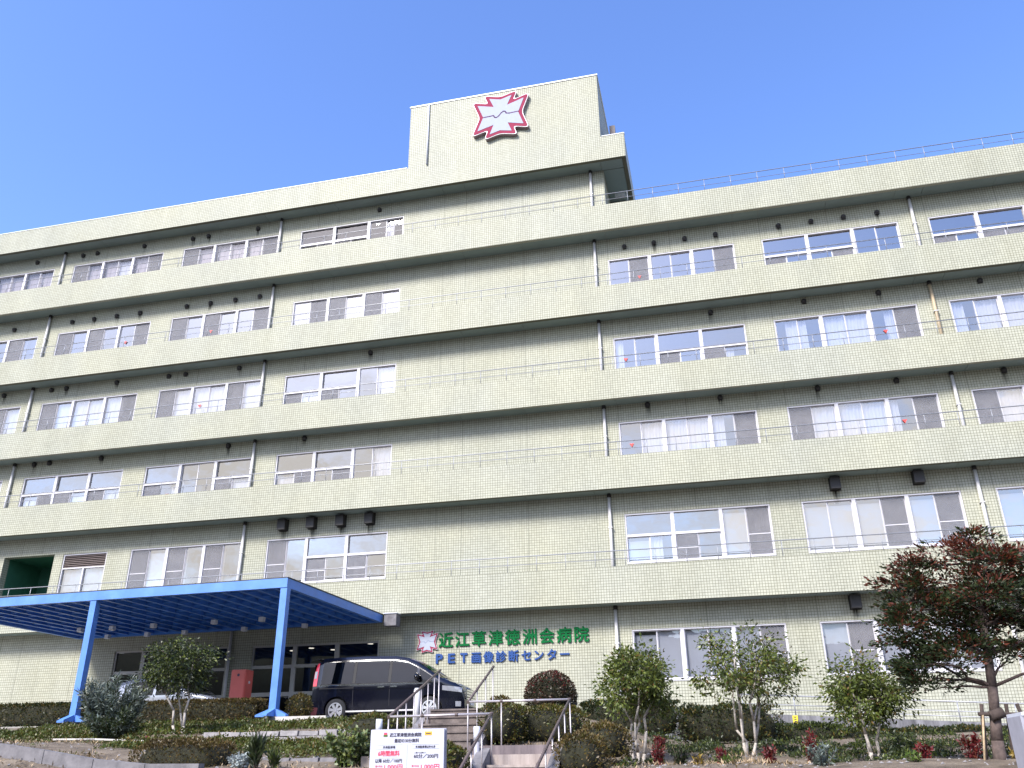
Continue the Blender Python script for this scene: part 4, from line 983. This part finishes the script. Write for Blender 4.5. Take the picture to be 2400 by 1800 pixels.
# ------------------------------------------------------------------ foliage
def leaf_arrays(P, D, size, asp=0.45, jit=0.35, rng=RNG):
    """one bent rhombus leaf per point; P (n,3) positions, D (n,3) pointing directions"""
    n = len(P); D = D/np.maximum(np.linalg.norm(D, axis=1, keepdims=True), 1e-6)
    R = rng.normal(size=(n, 3)); S = np.cross(D, R); S /= np.maximum(np.linalg.norm(S, axis=1, keepdims=True), 1e-6)
    U = np.cross(S, D); sz = size*(1+jit*rng.uniform(-1, 1, (n, 1)))
    b = P; t = P+D*sz-U*sz*.12; l = P+D*sz*.5+S*sz*asp*.5+U*sz*.06; r = P+D*sz*.5-S*sz*asp*.5+U*sz*.06
    return np.stack([b, r, t, l], 1)
def leaf_object(name, quads, mats, parent, idx=None, world=False):
    n = len(quads); me = bpy.data.meshes.new(name)
    me.vertices.add(n*4); me.vertices.foreach_set('co', quads.reshape(-1).astype(np.float32))
    me.loops.add(n*4); me.loops.foreach_set('vertex_index', np.arange(n*4, dtype=np.int32))
    me.polygons.add(n); me.polygons.foreach_set('loop_start', np.arange(0, n*4, 4, dtype=np.int32))
    for m in mats: me.materials.append(M[m])
    if idx is not None: me.polygons.foreach_set('material_index', idx.astype(np.int32))
    me.update(calc_edges=True)
    return link(name, me, parent, world)
def ell_points(n, c, r, rng, lo=0.35):
    v = rng.normal(size=(n, 3)); v /= np.linalg.norm(v, axis=1, keepdims=True)
    return np.array(c)+v*np.array(r)*(lo+(1-lo)*rng.uniform(0, 1, (n, 1))**.6)
def limb(m, a, b, r0, r1, rs, bend=.08, n=4, sides=7):
    a, b = Vector(a), Vector(b); pts = [a]
    for k in range(1, n): pts.append(a.lerp(b, k/n)+Vector((rs.uniform(-1, 1), rs.uniform(-1, 1), rs.uniform(-.5, .8)))*bend*(b-a).length)
    pts.append(b); m.path(pts, [r0+(r1-r0)*k/n for k in range(n+1)], sides); return pts
def multi_tree(name, lbl, loc, stems, crown_c, crown_r, nclump, leaves, size, bark, mats, seed, group=None, mix=.08, stem_r=.032, spread=.115, droop=.6, lo=.2):
    rng = np.random.default_rng(seed); rs = random.Random(seed)
    t = thing(name, lbl, 'tree', loc, group)
    cl = ell_points(nclump, crown_c, crown_r, rng, lo)
    cl = cl[cl[:, 2] > crown_c[2]-crown_r[2]*.95]
    tr = MB(); tips = []
    for k in range(stems):
        a = 2*math.pi*k/max(1, stems)+rs.uniform(-.4, .4)
        p0 = (math.cos(a)*.05*(stems > 1), math.sin(a)*.05*(stems > 1), -.15)
        top = (crown_c[0]+math.cos(a)*crown_r[0]*.45*(stems > 1)+rs.uniform(-.05, .05), crown_c[1]+math.sin(a)*crown_r[1]*.45*(stems > 1), crown_c[2]+crown_r[2]*rs.uniform(.1, .55))
        tips.append(limb(tr, p0, top, stem_r*rs.uniform(.85, 1.15), stem_r*.3, rs, .045, 6, 8))
    tw = tr; tr.cur = 1
    for c in cl:
        st = min((p for T in tips for p in T[2:]), key=lambda p: (p-Vector(c)).length+(0.25 if p.z > c[2] else 0))
        limb(tw, st, c, .008, .003, rs, .10, 3, 5)
    tw.build('trunk', [bark, 'bark_dark'], t, world=False)
    per = leaves//len(cl); Ps = []; Ds = []
    for c in cl:
        n = int(per*rs.uniform(.55, 1.4)); o = rng.normal(size=(n, 3))*np.array([spread, spread, spread*.75])*rs.uniform(.7, 1.25)
        Ps.append(c+o); d = o+(c-np.array(crown_c))*.12+rng.normal(size=(n, 3))*.12; d[:, 2] -= droop*spread; Ds.append(d)
    Ps = np.concatenate(Ps); Ds = np.concatenate(Ds)
    idx = (rng.uniform(size=len(Ps)) < mix).astype(int)*(len(mats) > 1)
    leaf_object('crown', leaf_arrays(Ps, Ds, size, .42, .4, rng), mats, t, idx)
    return t
def at(x, y): return (x, y, terr(x, y, False))
multi_tree('young_tree', 'young multi stemmed green tree nearest the stairs and round clipped shrub', at(-1.72, 17.5), 4, (.05, 0, 1.42), (.78, .75, .68), 66, 6600, .08, 'bark_white', ['leaf_tree', 'leaf_yel'], 11, 'young garden trees by the ramp', .05, .036)
multi_tree('young_tree', 'young tree with slim pale diverging stems before the ground floor window', at(.30, 18.5), 6, (.12, 0, 1.62), (1.0, .9, .78), 62, 4900, .08, 'bark_white', ['leaf_tree', 'leaf_yel'], 23, 'young garden trees by the ramp', .10, .028)
multi_tree('young_tree', 'low leafy young tree beside the large reddening tree', at(2.22, 16.5), 3, (.10, 0, 1.12), (.72, .72, .56), 70, 6400, .072, 'bark_white', ['leaf_tree', 'leaf_yel'], 37, 'young garden trees by the ramp', .06, .03)
multi_tree('small_tree', 'small dark leaved tree with forked pale trunk before the canopy', at(-12.72, 19.5), 3, (-.25, 0, 1.52), (.92, .85, .66), 80, 7600, .074, 'bark_white', ['leaf_dark', 'leaf_tree'], 41, None, .3, .035)

# --- the large reddening tree with its timber stakes
def big_tree():
    rng = np.random.default_rng(5); rs = random.Random(5)
    base = at(3.80, 15.0); t = thing('autumn_tree', 'large tree with reddening autumn leaves tied to timber stakes', 'tree', base)
    tr = MB(); z0 = base[2]
    spine = [(0, 0, -.2), (.02, 0, .25), (.07, 0, .6), (.12, .0, 1.0), (.16, .02, 1.45), (.20, .03, 1.9), (.25, .05, 2.35), (.32, .05, 2.8), (.36, .05, 3.1)]
    rad = [.105, .085, .075, .070, .062, .050, .038, .025, .012]
    tr.path([Vector(p) for p in spine], rad, 12); tr.build('trunk', 'bark_big', t, world=False)
    pads = []   # layered foliage pads (x, y, z, rx, ry, rz)
    for (x, y, z, rx, rz) in [(-.75, 0, 1.12, .45, .12), (-.55, -.2, 1.33, .62, .17), (-1.0, .1, 1.5, .45, .13), (-1.0, .0, 1.85, .58, .20), (-.45, .2, 1.72, .6, .2), (-.15, -.2, 1.55, .5, .2), (.5, .1, 1.5, .45, .2), (.95, 0, 1.7, .5, .2),
        (-1.05, .15, 2.12, .42, .14), (-.55, -.1, 2.2, .6, .2), (.1, .1, 2.1, .65, .25), (.7, -.1, 2.15, .6, .25), (1.15, .1, 2.0, .45, .2), (-.85, 0, 2.58, .45, .13), (-.3, .1, 2.62, .6, .2), (.3, -.1, 2.6, .6, .2), (.9, .1, 2.55, .55, .2),
        (-.65, .05, 2.92, .42, .13), (-.1, -.05, 3.02, .55, .16), (.4, .1, 3.12, .42, .14), (.85, 0, 2.98, .45, .13), (1.2, 0, 2.75, .4, .14), (.25, 0, 3.25, .32, .08), (-.2, .3, 2.4, .6, .2), (.5, .3, 1.85, .6, .25), (1.35, .1, 2.3, .4, .2), (1.3, 0, 1.45, .35, .15), (1.75, 0, 2.1, .5, .25), (1.7, .1, 2.65, .5, .2), (1.6, -.1, 1.75, .5, .2), (-.2, .2, 1.95, .6, .25), (.35, .2, 2.35, .6, .25), (-.75, .2, 2.35, .5, .16), (.15, -.6, 2.3, .5, .16), (.35, -.55, 2.8, .5, .15)]:
        pads.append((x, y, z, rx, rx*.9, rz))
    br = MB(); sp = [Vector(p) for p in spine]; Ps = []; Ds = []; idx = []
    for (x, y, z, rx, ry, rz) in pads:
        c = Vector((x, y, z)); st = min(sp[3:], key=lambda p: (p-c).length+(.6 if p.z > z-.05 else 0))
        pts = limb(br, st, c, .026, .009, rs, .09, 4, 6)
        nc = int(9*rx/.5); cl = ell_points(nc, (x, y, z), (rx, ry, rz), rng, .45)
        for q in cl:
            limb(br, pts[rs.randint(2, 4)], q, .007, .003, rs, .1, 2, 4)
            n = int(92*rs.uniform(.6, 1.35)); o = rng.normal(size=(n, 3))*np.array([.10, .10, .042])
            Ps.append(q+o); d = o*1.2+(q-np.array((x, y, z-.1)))*.5+rng.normal(size=(n, 3))*.05; d[:, 2] += .01; Ds.append(d)
            pr = .18+.62*max(0, (z-1.8)/1.4)+(.16 if q[2] > z+.03 else -.08)
            pr *= rs.choice((.25, .7, 1.25)); idx.append((rng.uniform(size=n) < pr).astype(int))
    # bare low limb to the left
    limb(br, sp[3], (-.32, 0, 1.02), .022, .014, rs, .05, 3, 6); limb(br, (-.32, 0, 1.02), (-.85, 0, .98), .013, .006, rs, .06, 4, 5)
    br.build('branches', 'bark_dark', t, world=False)
    leaf_object('crown', leaf_arrays(np.concatenate(Ps), np.concatenate(Ds), .074, .42, .35, rng), ['leaf_dark', 'leaf_red'], t, np.concatenate(idx))
    s = thing('tree_stakes', 'dark timber stake frame propping the large reddening tree', 'stakes', (base[0]+.25, base[1]+.1, z0))
    X, Y = base[0], base[1]
    MB().tube((X-.18, Y-.10, z0+.62), (X+.52, Y-.02, z0+.60), .03).build('cross_bar', 'stake', s)
    for dx, dy, dx2 in ((-.10, -.06, -.22), (.28, .10, .20), (.40, .0, .58)):
        MB().tube((X+dx2, Y+dy, z0-.2), (X+dx, Y+dy, z0+.76), .028).build('stake', 'stake', s)
    MB().tube((X-.02, Y-.08, z0+.58), (X+.17, Y-.08, z0+.64), .075, n=10).build('tie', 'stake', s)
    MB().tube((X-.28, Y-.25, z0-.1), (X-.12, Y-.1, z0+.62), .016).build('rope', 'straw', s)
big_tree()

def bush(name, lbl, cat, c, r, n, size, mats, seed, power=2.6, group=None, mix=0.0, shape='round', asp=.5, out=1.0, top_mix=None, core=True, wob=.10, thing_obj=None, kind=None, yaw=0):
    """clipped or loose shrub: leaves on and just under a rounded hull, added dark core inside that blocks light"""
    rng = np.random.default_rng(seed)
    base = (c[0], c[1], terr(c[0], c[1], False)); zb = base[2]
    t = thing(name, lbl, cat, base, group, yaw)
    cz = c[2]-zb
    th = rng.uniform(0, 2*np.pi, n); ph = np.arcsin(np.clip(rng.uniform(-.97 if power > 2.5 else -.7, 1, n), -1, 1))
    cx_, sx_ = np.cos(th), np.sin(th); e = 2/power
    d = np.stack([cx_*np.cos(ph), sx_*np.cos(ph), np.sin(ph)], 1)
    if power > 2.5:      # boxy hull: spread evenly over its faces
        ar = np.array([r[1]*r[2], r[0]*r[2], r[0]*r[1]]); ax = rng.choice(3, n, p=ar/ar.sum()); d = rng.uniform(-1, 1, (n, 3))
        d[np.arange(n), ax] = np.where((rng.uniform(size=n) < .5) & (ax != 2), -1, 1)
    d = d/(np.sum(np.abs(d)**power, 1)**(1/power))[:, None]
    w = 1+wob*(np.sin(d[:, 0]*5+seed)*np.sin(d[:, 1]*6+seed*2)+.6*np.sin(d[:, 2]*7+d[:, 0]*9))
    f = (1-.22*rng.uniform(0, 1, n)**2*out)*w
    P = d*np.array(r)*f[:, None]+np.array([0, 0, cz])
    nn = d/np.array(r); nn /= np.linalg.norm(nn, axis=1, keepdims=True)
    D = nn*.7+rng.normal(size=(n, 3))*.55
    D[:, 2] += .25
    idx = (rng.uniform(size=n) < mix).astype(int)
    if top_mix is not None: idx = (rng.uniform(size=n) < np.clip(top_mix*(d[:, 2]*1.0+.15), 0, 1)).astype(int)
    if len(mats) < 2: idx[:] = 0
    keep = P[:, 2] > -.15
    leaf_object('foliage', leaf_arrays(P[keep], D[keep], size, asp, .4, rng), mats, t, idx[keep])
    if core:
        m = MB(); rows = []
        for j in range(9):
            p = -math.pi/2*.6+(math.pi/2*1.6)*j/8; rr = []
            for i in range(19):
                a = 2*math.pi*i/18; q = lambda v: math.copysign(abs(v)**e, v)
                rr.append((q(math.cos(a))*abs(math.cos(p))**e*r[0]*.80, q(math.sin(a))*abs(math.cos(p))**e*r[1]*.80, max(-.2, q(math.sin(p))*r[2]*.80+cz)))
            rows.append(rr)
        m.grid(rows).build('light_block_core', 'hedge_core', t, world=False)  # added dark hull within the leaves, blocks light
    return t
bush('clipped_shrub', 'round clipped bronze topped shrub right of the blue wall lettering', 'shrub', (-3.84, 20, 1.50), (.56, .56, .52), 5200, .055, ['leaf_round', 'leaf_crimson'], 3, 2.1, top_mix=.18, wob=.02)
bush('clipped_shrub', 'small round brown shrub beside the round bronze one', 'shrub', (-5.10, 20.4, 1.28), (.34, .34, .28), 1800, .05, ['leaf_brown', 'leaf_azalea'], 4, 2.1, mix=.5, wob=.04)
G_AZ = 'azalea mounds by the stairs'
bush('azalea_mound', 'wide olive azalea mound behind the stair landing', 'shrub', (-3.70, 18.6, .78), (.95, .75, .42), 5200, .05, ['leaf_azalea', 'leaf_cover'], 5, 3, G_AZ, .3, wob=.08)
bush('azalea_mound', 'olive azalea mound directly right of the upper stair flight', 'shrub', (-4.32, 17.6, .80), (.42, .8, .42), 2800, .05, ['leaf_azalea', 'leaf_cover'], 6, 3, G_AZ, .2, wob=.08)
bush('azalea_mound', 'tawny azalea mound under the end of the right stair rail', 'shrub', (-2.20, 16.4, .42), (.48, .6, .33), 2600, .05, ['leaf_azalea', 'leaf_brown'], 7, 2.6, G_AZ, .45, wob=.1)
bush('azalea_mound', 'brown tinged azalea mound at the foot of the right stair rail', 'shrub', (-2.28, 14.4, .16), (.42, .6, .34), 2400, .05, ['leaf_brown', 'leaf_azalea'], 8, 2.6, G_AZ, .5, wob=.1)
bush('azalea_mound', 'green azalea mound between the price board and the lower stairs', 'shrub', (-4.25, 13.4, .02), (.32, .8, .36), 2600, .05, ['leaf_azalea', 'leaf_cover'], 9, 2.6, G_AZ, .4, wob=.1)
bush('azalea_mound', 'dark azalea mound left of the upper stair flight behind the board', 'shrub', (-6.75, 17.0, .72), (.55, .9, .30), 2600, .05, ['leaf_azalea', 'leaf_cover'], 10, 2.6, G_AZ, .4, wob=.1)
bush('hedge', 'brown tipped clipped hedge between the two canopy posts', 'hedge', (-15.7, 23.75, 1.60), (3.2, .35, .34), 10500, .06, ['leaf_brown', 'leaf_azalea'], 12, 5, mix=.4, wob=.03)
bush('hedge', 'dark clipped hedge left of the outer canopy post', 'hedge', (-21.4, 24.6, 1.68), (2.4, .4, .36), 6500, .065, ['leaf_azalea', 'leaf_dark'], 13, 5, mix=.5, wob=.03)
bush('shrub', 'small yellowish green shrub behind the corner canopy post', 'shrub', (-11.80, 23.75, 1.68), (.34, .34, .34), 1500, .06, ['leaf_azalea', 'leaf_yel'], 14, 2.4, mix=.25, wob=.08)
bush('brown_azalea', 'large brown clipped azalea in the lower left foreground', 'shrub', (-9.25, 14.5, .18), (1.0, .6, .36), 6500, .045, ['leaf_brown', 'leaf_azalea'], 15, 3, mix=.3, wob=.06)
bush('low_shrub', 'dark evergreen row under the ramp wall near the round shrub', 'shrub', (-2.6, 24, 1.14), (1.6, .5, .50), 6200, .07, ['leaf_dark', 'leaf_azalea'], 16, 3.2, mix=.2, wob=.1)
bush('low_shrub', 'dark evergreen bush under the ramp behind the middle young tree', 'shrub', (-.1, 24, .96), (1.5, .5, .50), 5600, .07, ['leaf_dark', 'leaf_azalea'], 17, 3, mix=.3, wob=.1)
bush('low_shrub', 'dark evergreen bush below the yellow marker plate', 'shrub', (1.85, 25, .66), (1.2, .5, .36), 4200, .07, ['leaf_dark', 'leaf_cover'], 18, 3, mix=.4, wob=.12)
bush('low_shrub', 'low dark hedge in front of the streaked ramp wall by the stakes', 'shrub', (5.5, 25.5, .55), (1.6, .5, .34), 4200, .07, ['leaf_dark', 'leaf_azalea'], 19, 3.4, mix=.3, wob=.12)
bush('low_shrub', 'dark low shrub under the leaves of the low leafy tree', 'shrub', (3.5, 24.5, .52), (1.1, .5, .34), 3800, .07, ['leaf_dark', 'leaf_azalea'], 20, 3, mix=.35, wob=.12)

def needles(name, lbl, c, r, h, n, size, mats, seed, asp=.10, up=.9, cat='plant', group=None, stems=14, mix=0.0):
    """loose plant: upright stems carrying narrow leaves"""
    rng = np.random.default_rng(seed); rs = random.Random(seed); z = terr(c[0], c[1], False)
    t = thing(name, lbl, cat, (c[0], c[1], z), group); sm = MB(); Ps = []; Ds = []
    for k in range(stems):
        a = rs.uniform(0, 6.28); q = rs.uniform(.25, 1)*r; hh = h*rs.uniform(.6, 1.0)*(1.05-.35*q/r)
        p0 = Vector((math.cos(a)*q*.25, math.sin(a)*q*.25, -.05)); p1 = Vector((math.cos(a)*q, math.sin(a)*q, hh))
        sm.tube(p0, p1, .006+h*.003, .003, 5)
        m_ = n//stems; tt = rng.uniform(.15, 1, m_)[:, None]
        P = np.array(p0)*(1-tt)+np.array(p1)*tt+rng.normal(size=(m_, 3))*.015*h
        d = np.array(p1-p0)/ (p1-p0).length*up+rng.normal(size=(m_, 3))*.6; Ps.append(P); Ds.append(d)
    sm.build('stems', 'bark_dark', t, world=False)
    P = np.concatenate(Ps); idx = (rng.uniform(size=len(P)) < mix).astype(int)
    leaf_object('leaves', leaf_arrays(P, np.concatenate(Ds), size, asp, .4, rng), mats, t, idx); return t
needles('grey_shrub', 'feathery grey green shrub right of the outer canopy post', (-14.95, 20.0), 1.05, 1.50, 6800, .16, ['leaf_grey', 'leaf_dark'], 30, .16, .7, 'shrub', None, 46, .25)
needles('grey_shrub', 'low feathery green clump below the tall grey green shrub', (-14.3, 19.2), .75, .7, 2600, .13, ['leaf_dark', 'leaf_grey'], 31, .2, .6, 'shrub', None, 30, .2)
needles('silver_plant', 'mound of silver foliage beside the brown foreground azalea', (-7.88, 14.0), .26, .26, 1100, .06, ['leaf_silver'], 32, .4, .4, 'plant', None, 26)
needles('spiky_plant', 'tall dark green spiky plant beside the silver mound', (-7.60, 13.95), .12, .50, 260, .20, ['leaf_dark'], 33, .14, 1.6, 'plant', None, 9)
needles('spiky_plant', 'shorter green spiky plant right of the silver mound', (-7.30, 13.95), .10, .30, 160, .16, ['leaf_dark', 'leaf_tree'], 34, .14, 1.6, 'plant', None, 8, .3)
needles('variegated_shrub', 'yellow variegated leafy shrub left of the price board', (-6.25, 14.6), .46, .66, 1500, .09, ['leaf_varieg', 'leaf_tree'], 35, .5, .3, 'shrub', None, 26, .45)
needles('variegated_shrub', 'dark leafy shrub partly hidden by the price board', (-5.55, 14.4), .40, .56, 1300, .085, ['leaf_dark', 'leaf_varieg'], 36, .5, .3, 'shrub', None, 22, .15)
G_N = 'small crimson nandinas in the soil'
for (x, y_, r, h, n, lbl) in [(-1.33, 17.0, .15, .48, 330, 'crimson nandina right of the young tree nearest the stairs'), (-1.5, 19.8, .16, .34, 260, 'low crimson nandina behind the young tree nearest the stairs'),
    (-.19, 15.6, .08, .26, 240, 'narrow crimson nandina left of the slim stemmed tree'), (.56, 15.8, .10, .34, 280, 'narrow crimson nandina right of the slim stemmed tree'),
    (1.37, 17.2, .15, .66, 420, 'tallest red nandina below the yellow marker plate'), (2.86, 15.4, .09, .25, 220, 'dark crimson nandina right of the low leafy tree'), (3.52, 15.3, .15, .42, 380, 'dark red nandina at the left foot of the staked trunk')]:
    needles('nandina', lbl, (x, y_), r, h, n, .07, ['leaf_crimson', 'leaf_red'], int(abs(x*100))+int(y_), .4, .4, 'plant', G_N, 10, .25)
for (x, y_, r, h, n, mt, lbl) in [(-.56, 15.6, .09, .15, 130, 'leaf_gold', 'tiny golden plant left of the slim stemmed tree base'), (4.05, 14.2, .30, .24, 520, 'leaf_gold', 'golden orange ground plant under the staked tree'),
    (1.30, 14.9, .24, .36, 520, 'leaf_grey', 'grey lavender clump in the foreground soil'), (2.55, 14.6, .10, .14, 160, 'leaf_lime', 'bright lime green tuft near the bottom edge'),
    (-.98, 17.4, .20, .36, 420, 'leaf_dark', 'dark conifer shrublet right of a crimson nandina'), (-.1, 15.4, .14, .10, 160, 'leaf_lime', 'lime green tuft by the slim stemmed tree'),
    (1.55, 17.8, .3, .35, 520, 'leaf_tree', 'leafy green clump beside the tallest red nandina'), (2.95, 17.5, .26, .34, 420, 'leaf_tree', 'leafy green clump between low tree and staked tree'), (-6.9, 20.4, .2, .3, 260, 'leaf_azalea', 'low olive tuft near the bollard')]:
    needles('garden_plant', lbl, (x, y_), r, h, n, .07, [mt], int(abs(x*77))+int(y_*3), .3, .5, 'plant', None, 14)

# --- ground cover, straw: nobody could count it
def cover(name, patches, size, mats, seed, dens, h, asp=.4, mix=0.0):
    rng = np.random.default_rng(seed); Ps = []
    for (x, y, rx, ry) in patches:
        n = int(dens*rx*ry*3.14); a = rng.uniform(0, 6.283, n); q = np.sqrt(rng.uniform(0, 1, n))
        X = x+np.cos(a)*q*rx*(1+.2*np.sin(a*3+x)); Y = y+np.sin(a)*q*ry
        hh = h*np.sqrt(np.clip(1-q*q, 0, 1))*(.6+.4*np.sin(X*9)*np.sin(Y*8))
        Z = np.array([terr(float(u), float(v)) for u, v in zip(X, Y)])+hh*rng.uniform(.2, 1, n); Ps.append(np.stack([X, Y, Z], 1))
    P = np.concatenate(Ps); D = rng.normal(size=P.shape)*.7; D[:, 2] += .6
    idx = (rng.uniform(size=len(P)) < mix).astype(int)
    o = leaf_object(name, leaf_arrays(P, D, size, asp, .5, rng), mats, None, idx)
    tag(o, kind='stuff'); return o
pat = []
for k in range(125):
    x = random.uniform(-19, -6.6); y = random.uniform(20.0, 23.2); pat.append((x, y, random.uniform(.4, .9), random.uniform(.25, .5)))
for k in range(60):
    x = random.uniform(-11.8, -6.5); y = random.uniform(15.6, 18.4); pat.append((x, y, random.uniform(.35, .8), random.uniform(.25, .5)))
cover('ground_cover', pat, .055, ['leaf_cover', 'leaf_azalea'], 51, 620, .20, .5, .35)
pat = []
for k in range(80):
    x = random.uniform(-2.4, 6.2); y = random.uniform(15.2, 23); pat.append((x, y, random.uniform(.15, .5), random.uniform(.15, .4)))
cover('low_ground_plants', pat, .06, ['leaf_dark', 'leaf_cover'], 52, 700, .22, .4, .35)
pat = []
for k in range(60):
    x = random.uniform(-20, -11.6); y = random.uniform(18.2, 20.6); pat.append((x, y, random.uniform(.4, .9), random.uniform(.25, .5)))
cover('ground_cover', pat, .06, ['leaf_cover', 'leaf_azalea'], 56, 560, .16, .5, .35)
pat = [(random.uniform(-16, -10.5), random.uniform(13.6, 17), .5, .3) for k in range(12)]
cover('sparse_weeds', pat, .05, ['leaf_cover', 'leaf_brown'], 53, 160, .08, .3, .5)
pat = [(random.uniform(-16, 6), random.uniform(12.5, 21), .9, .6) for k in range(60)]
cover('dry_straw', pat, .08, ['straw', 'leaf_brown'], 54, 90, .02, .22, .4)
rng = np.random.default_rng(77); m = MB()
for k in range(1500):
    x, y = rng.uniform(-16, 6), rng.uniform(12.6, 20)
    if -6.3 < x < -2.5: continue
    q = rng.uniform(.012, .045)*(2 if rng.uniform() < .06 else 1); z = terr(x, y); v = [(x+q*rng.uniform(.6, 1.2)*a, y+q*rng.uniform(.6, 1.2)*b, z+q*.6*c) for a, b, c in ((1, 0, 0), (0, 1, 0), (-1, 0, 0), (0, -1, 0), (0, 0, 1), (.2, .1, -1))]
    m.add(v, [(0, 1, 4), (1, 2, 4), (2, 3, 4), (3, 0, 4), (1, 0, 5), (2, 1, 5), (3, 2, 5), (0, 3, 5)])
tag(m.build('gravel', 'stone'), kind='stuff')
for x, y_, h, lbl, mt in ((-11.05, 16.0, .24, 'orange flower clump on the bare soil at left', 'orange'), (-11.45, 16.0, .22, 'smaller orange flower clump left of the other on the soil', 'orange')):
    needles('flower_clump', lbl, (x, y_), .15, h, 120, .06, ['leaf_red', 'leaf_gold'], int(-x*100), .6, .3, 'flowers', 'orange flowers', 8, .5)
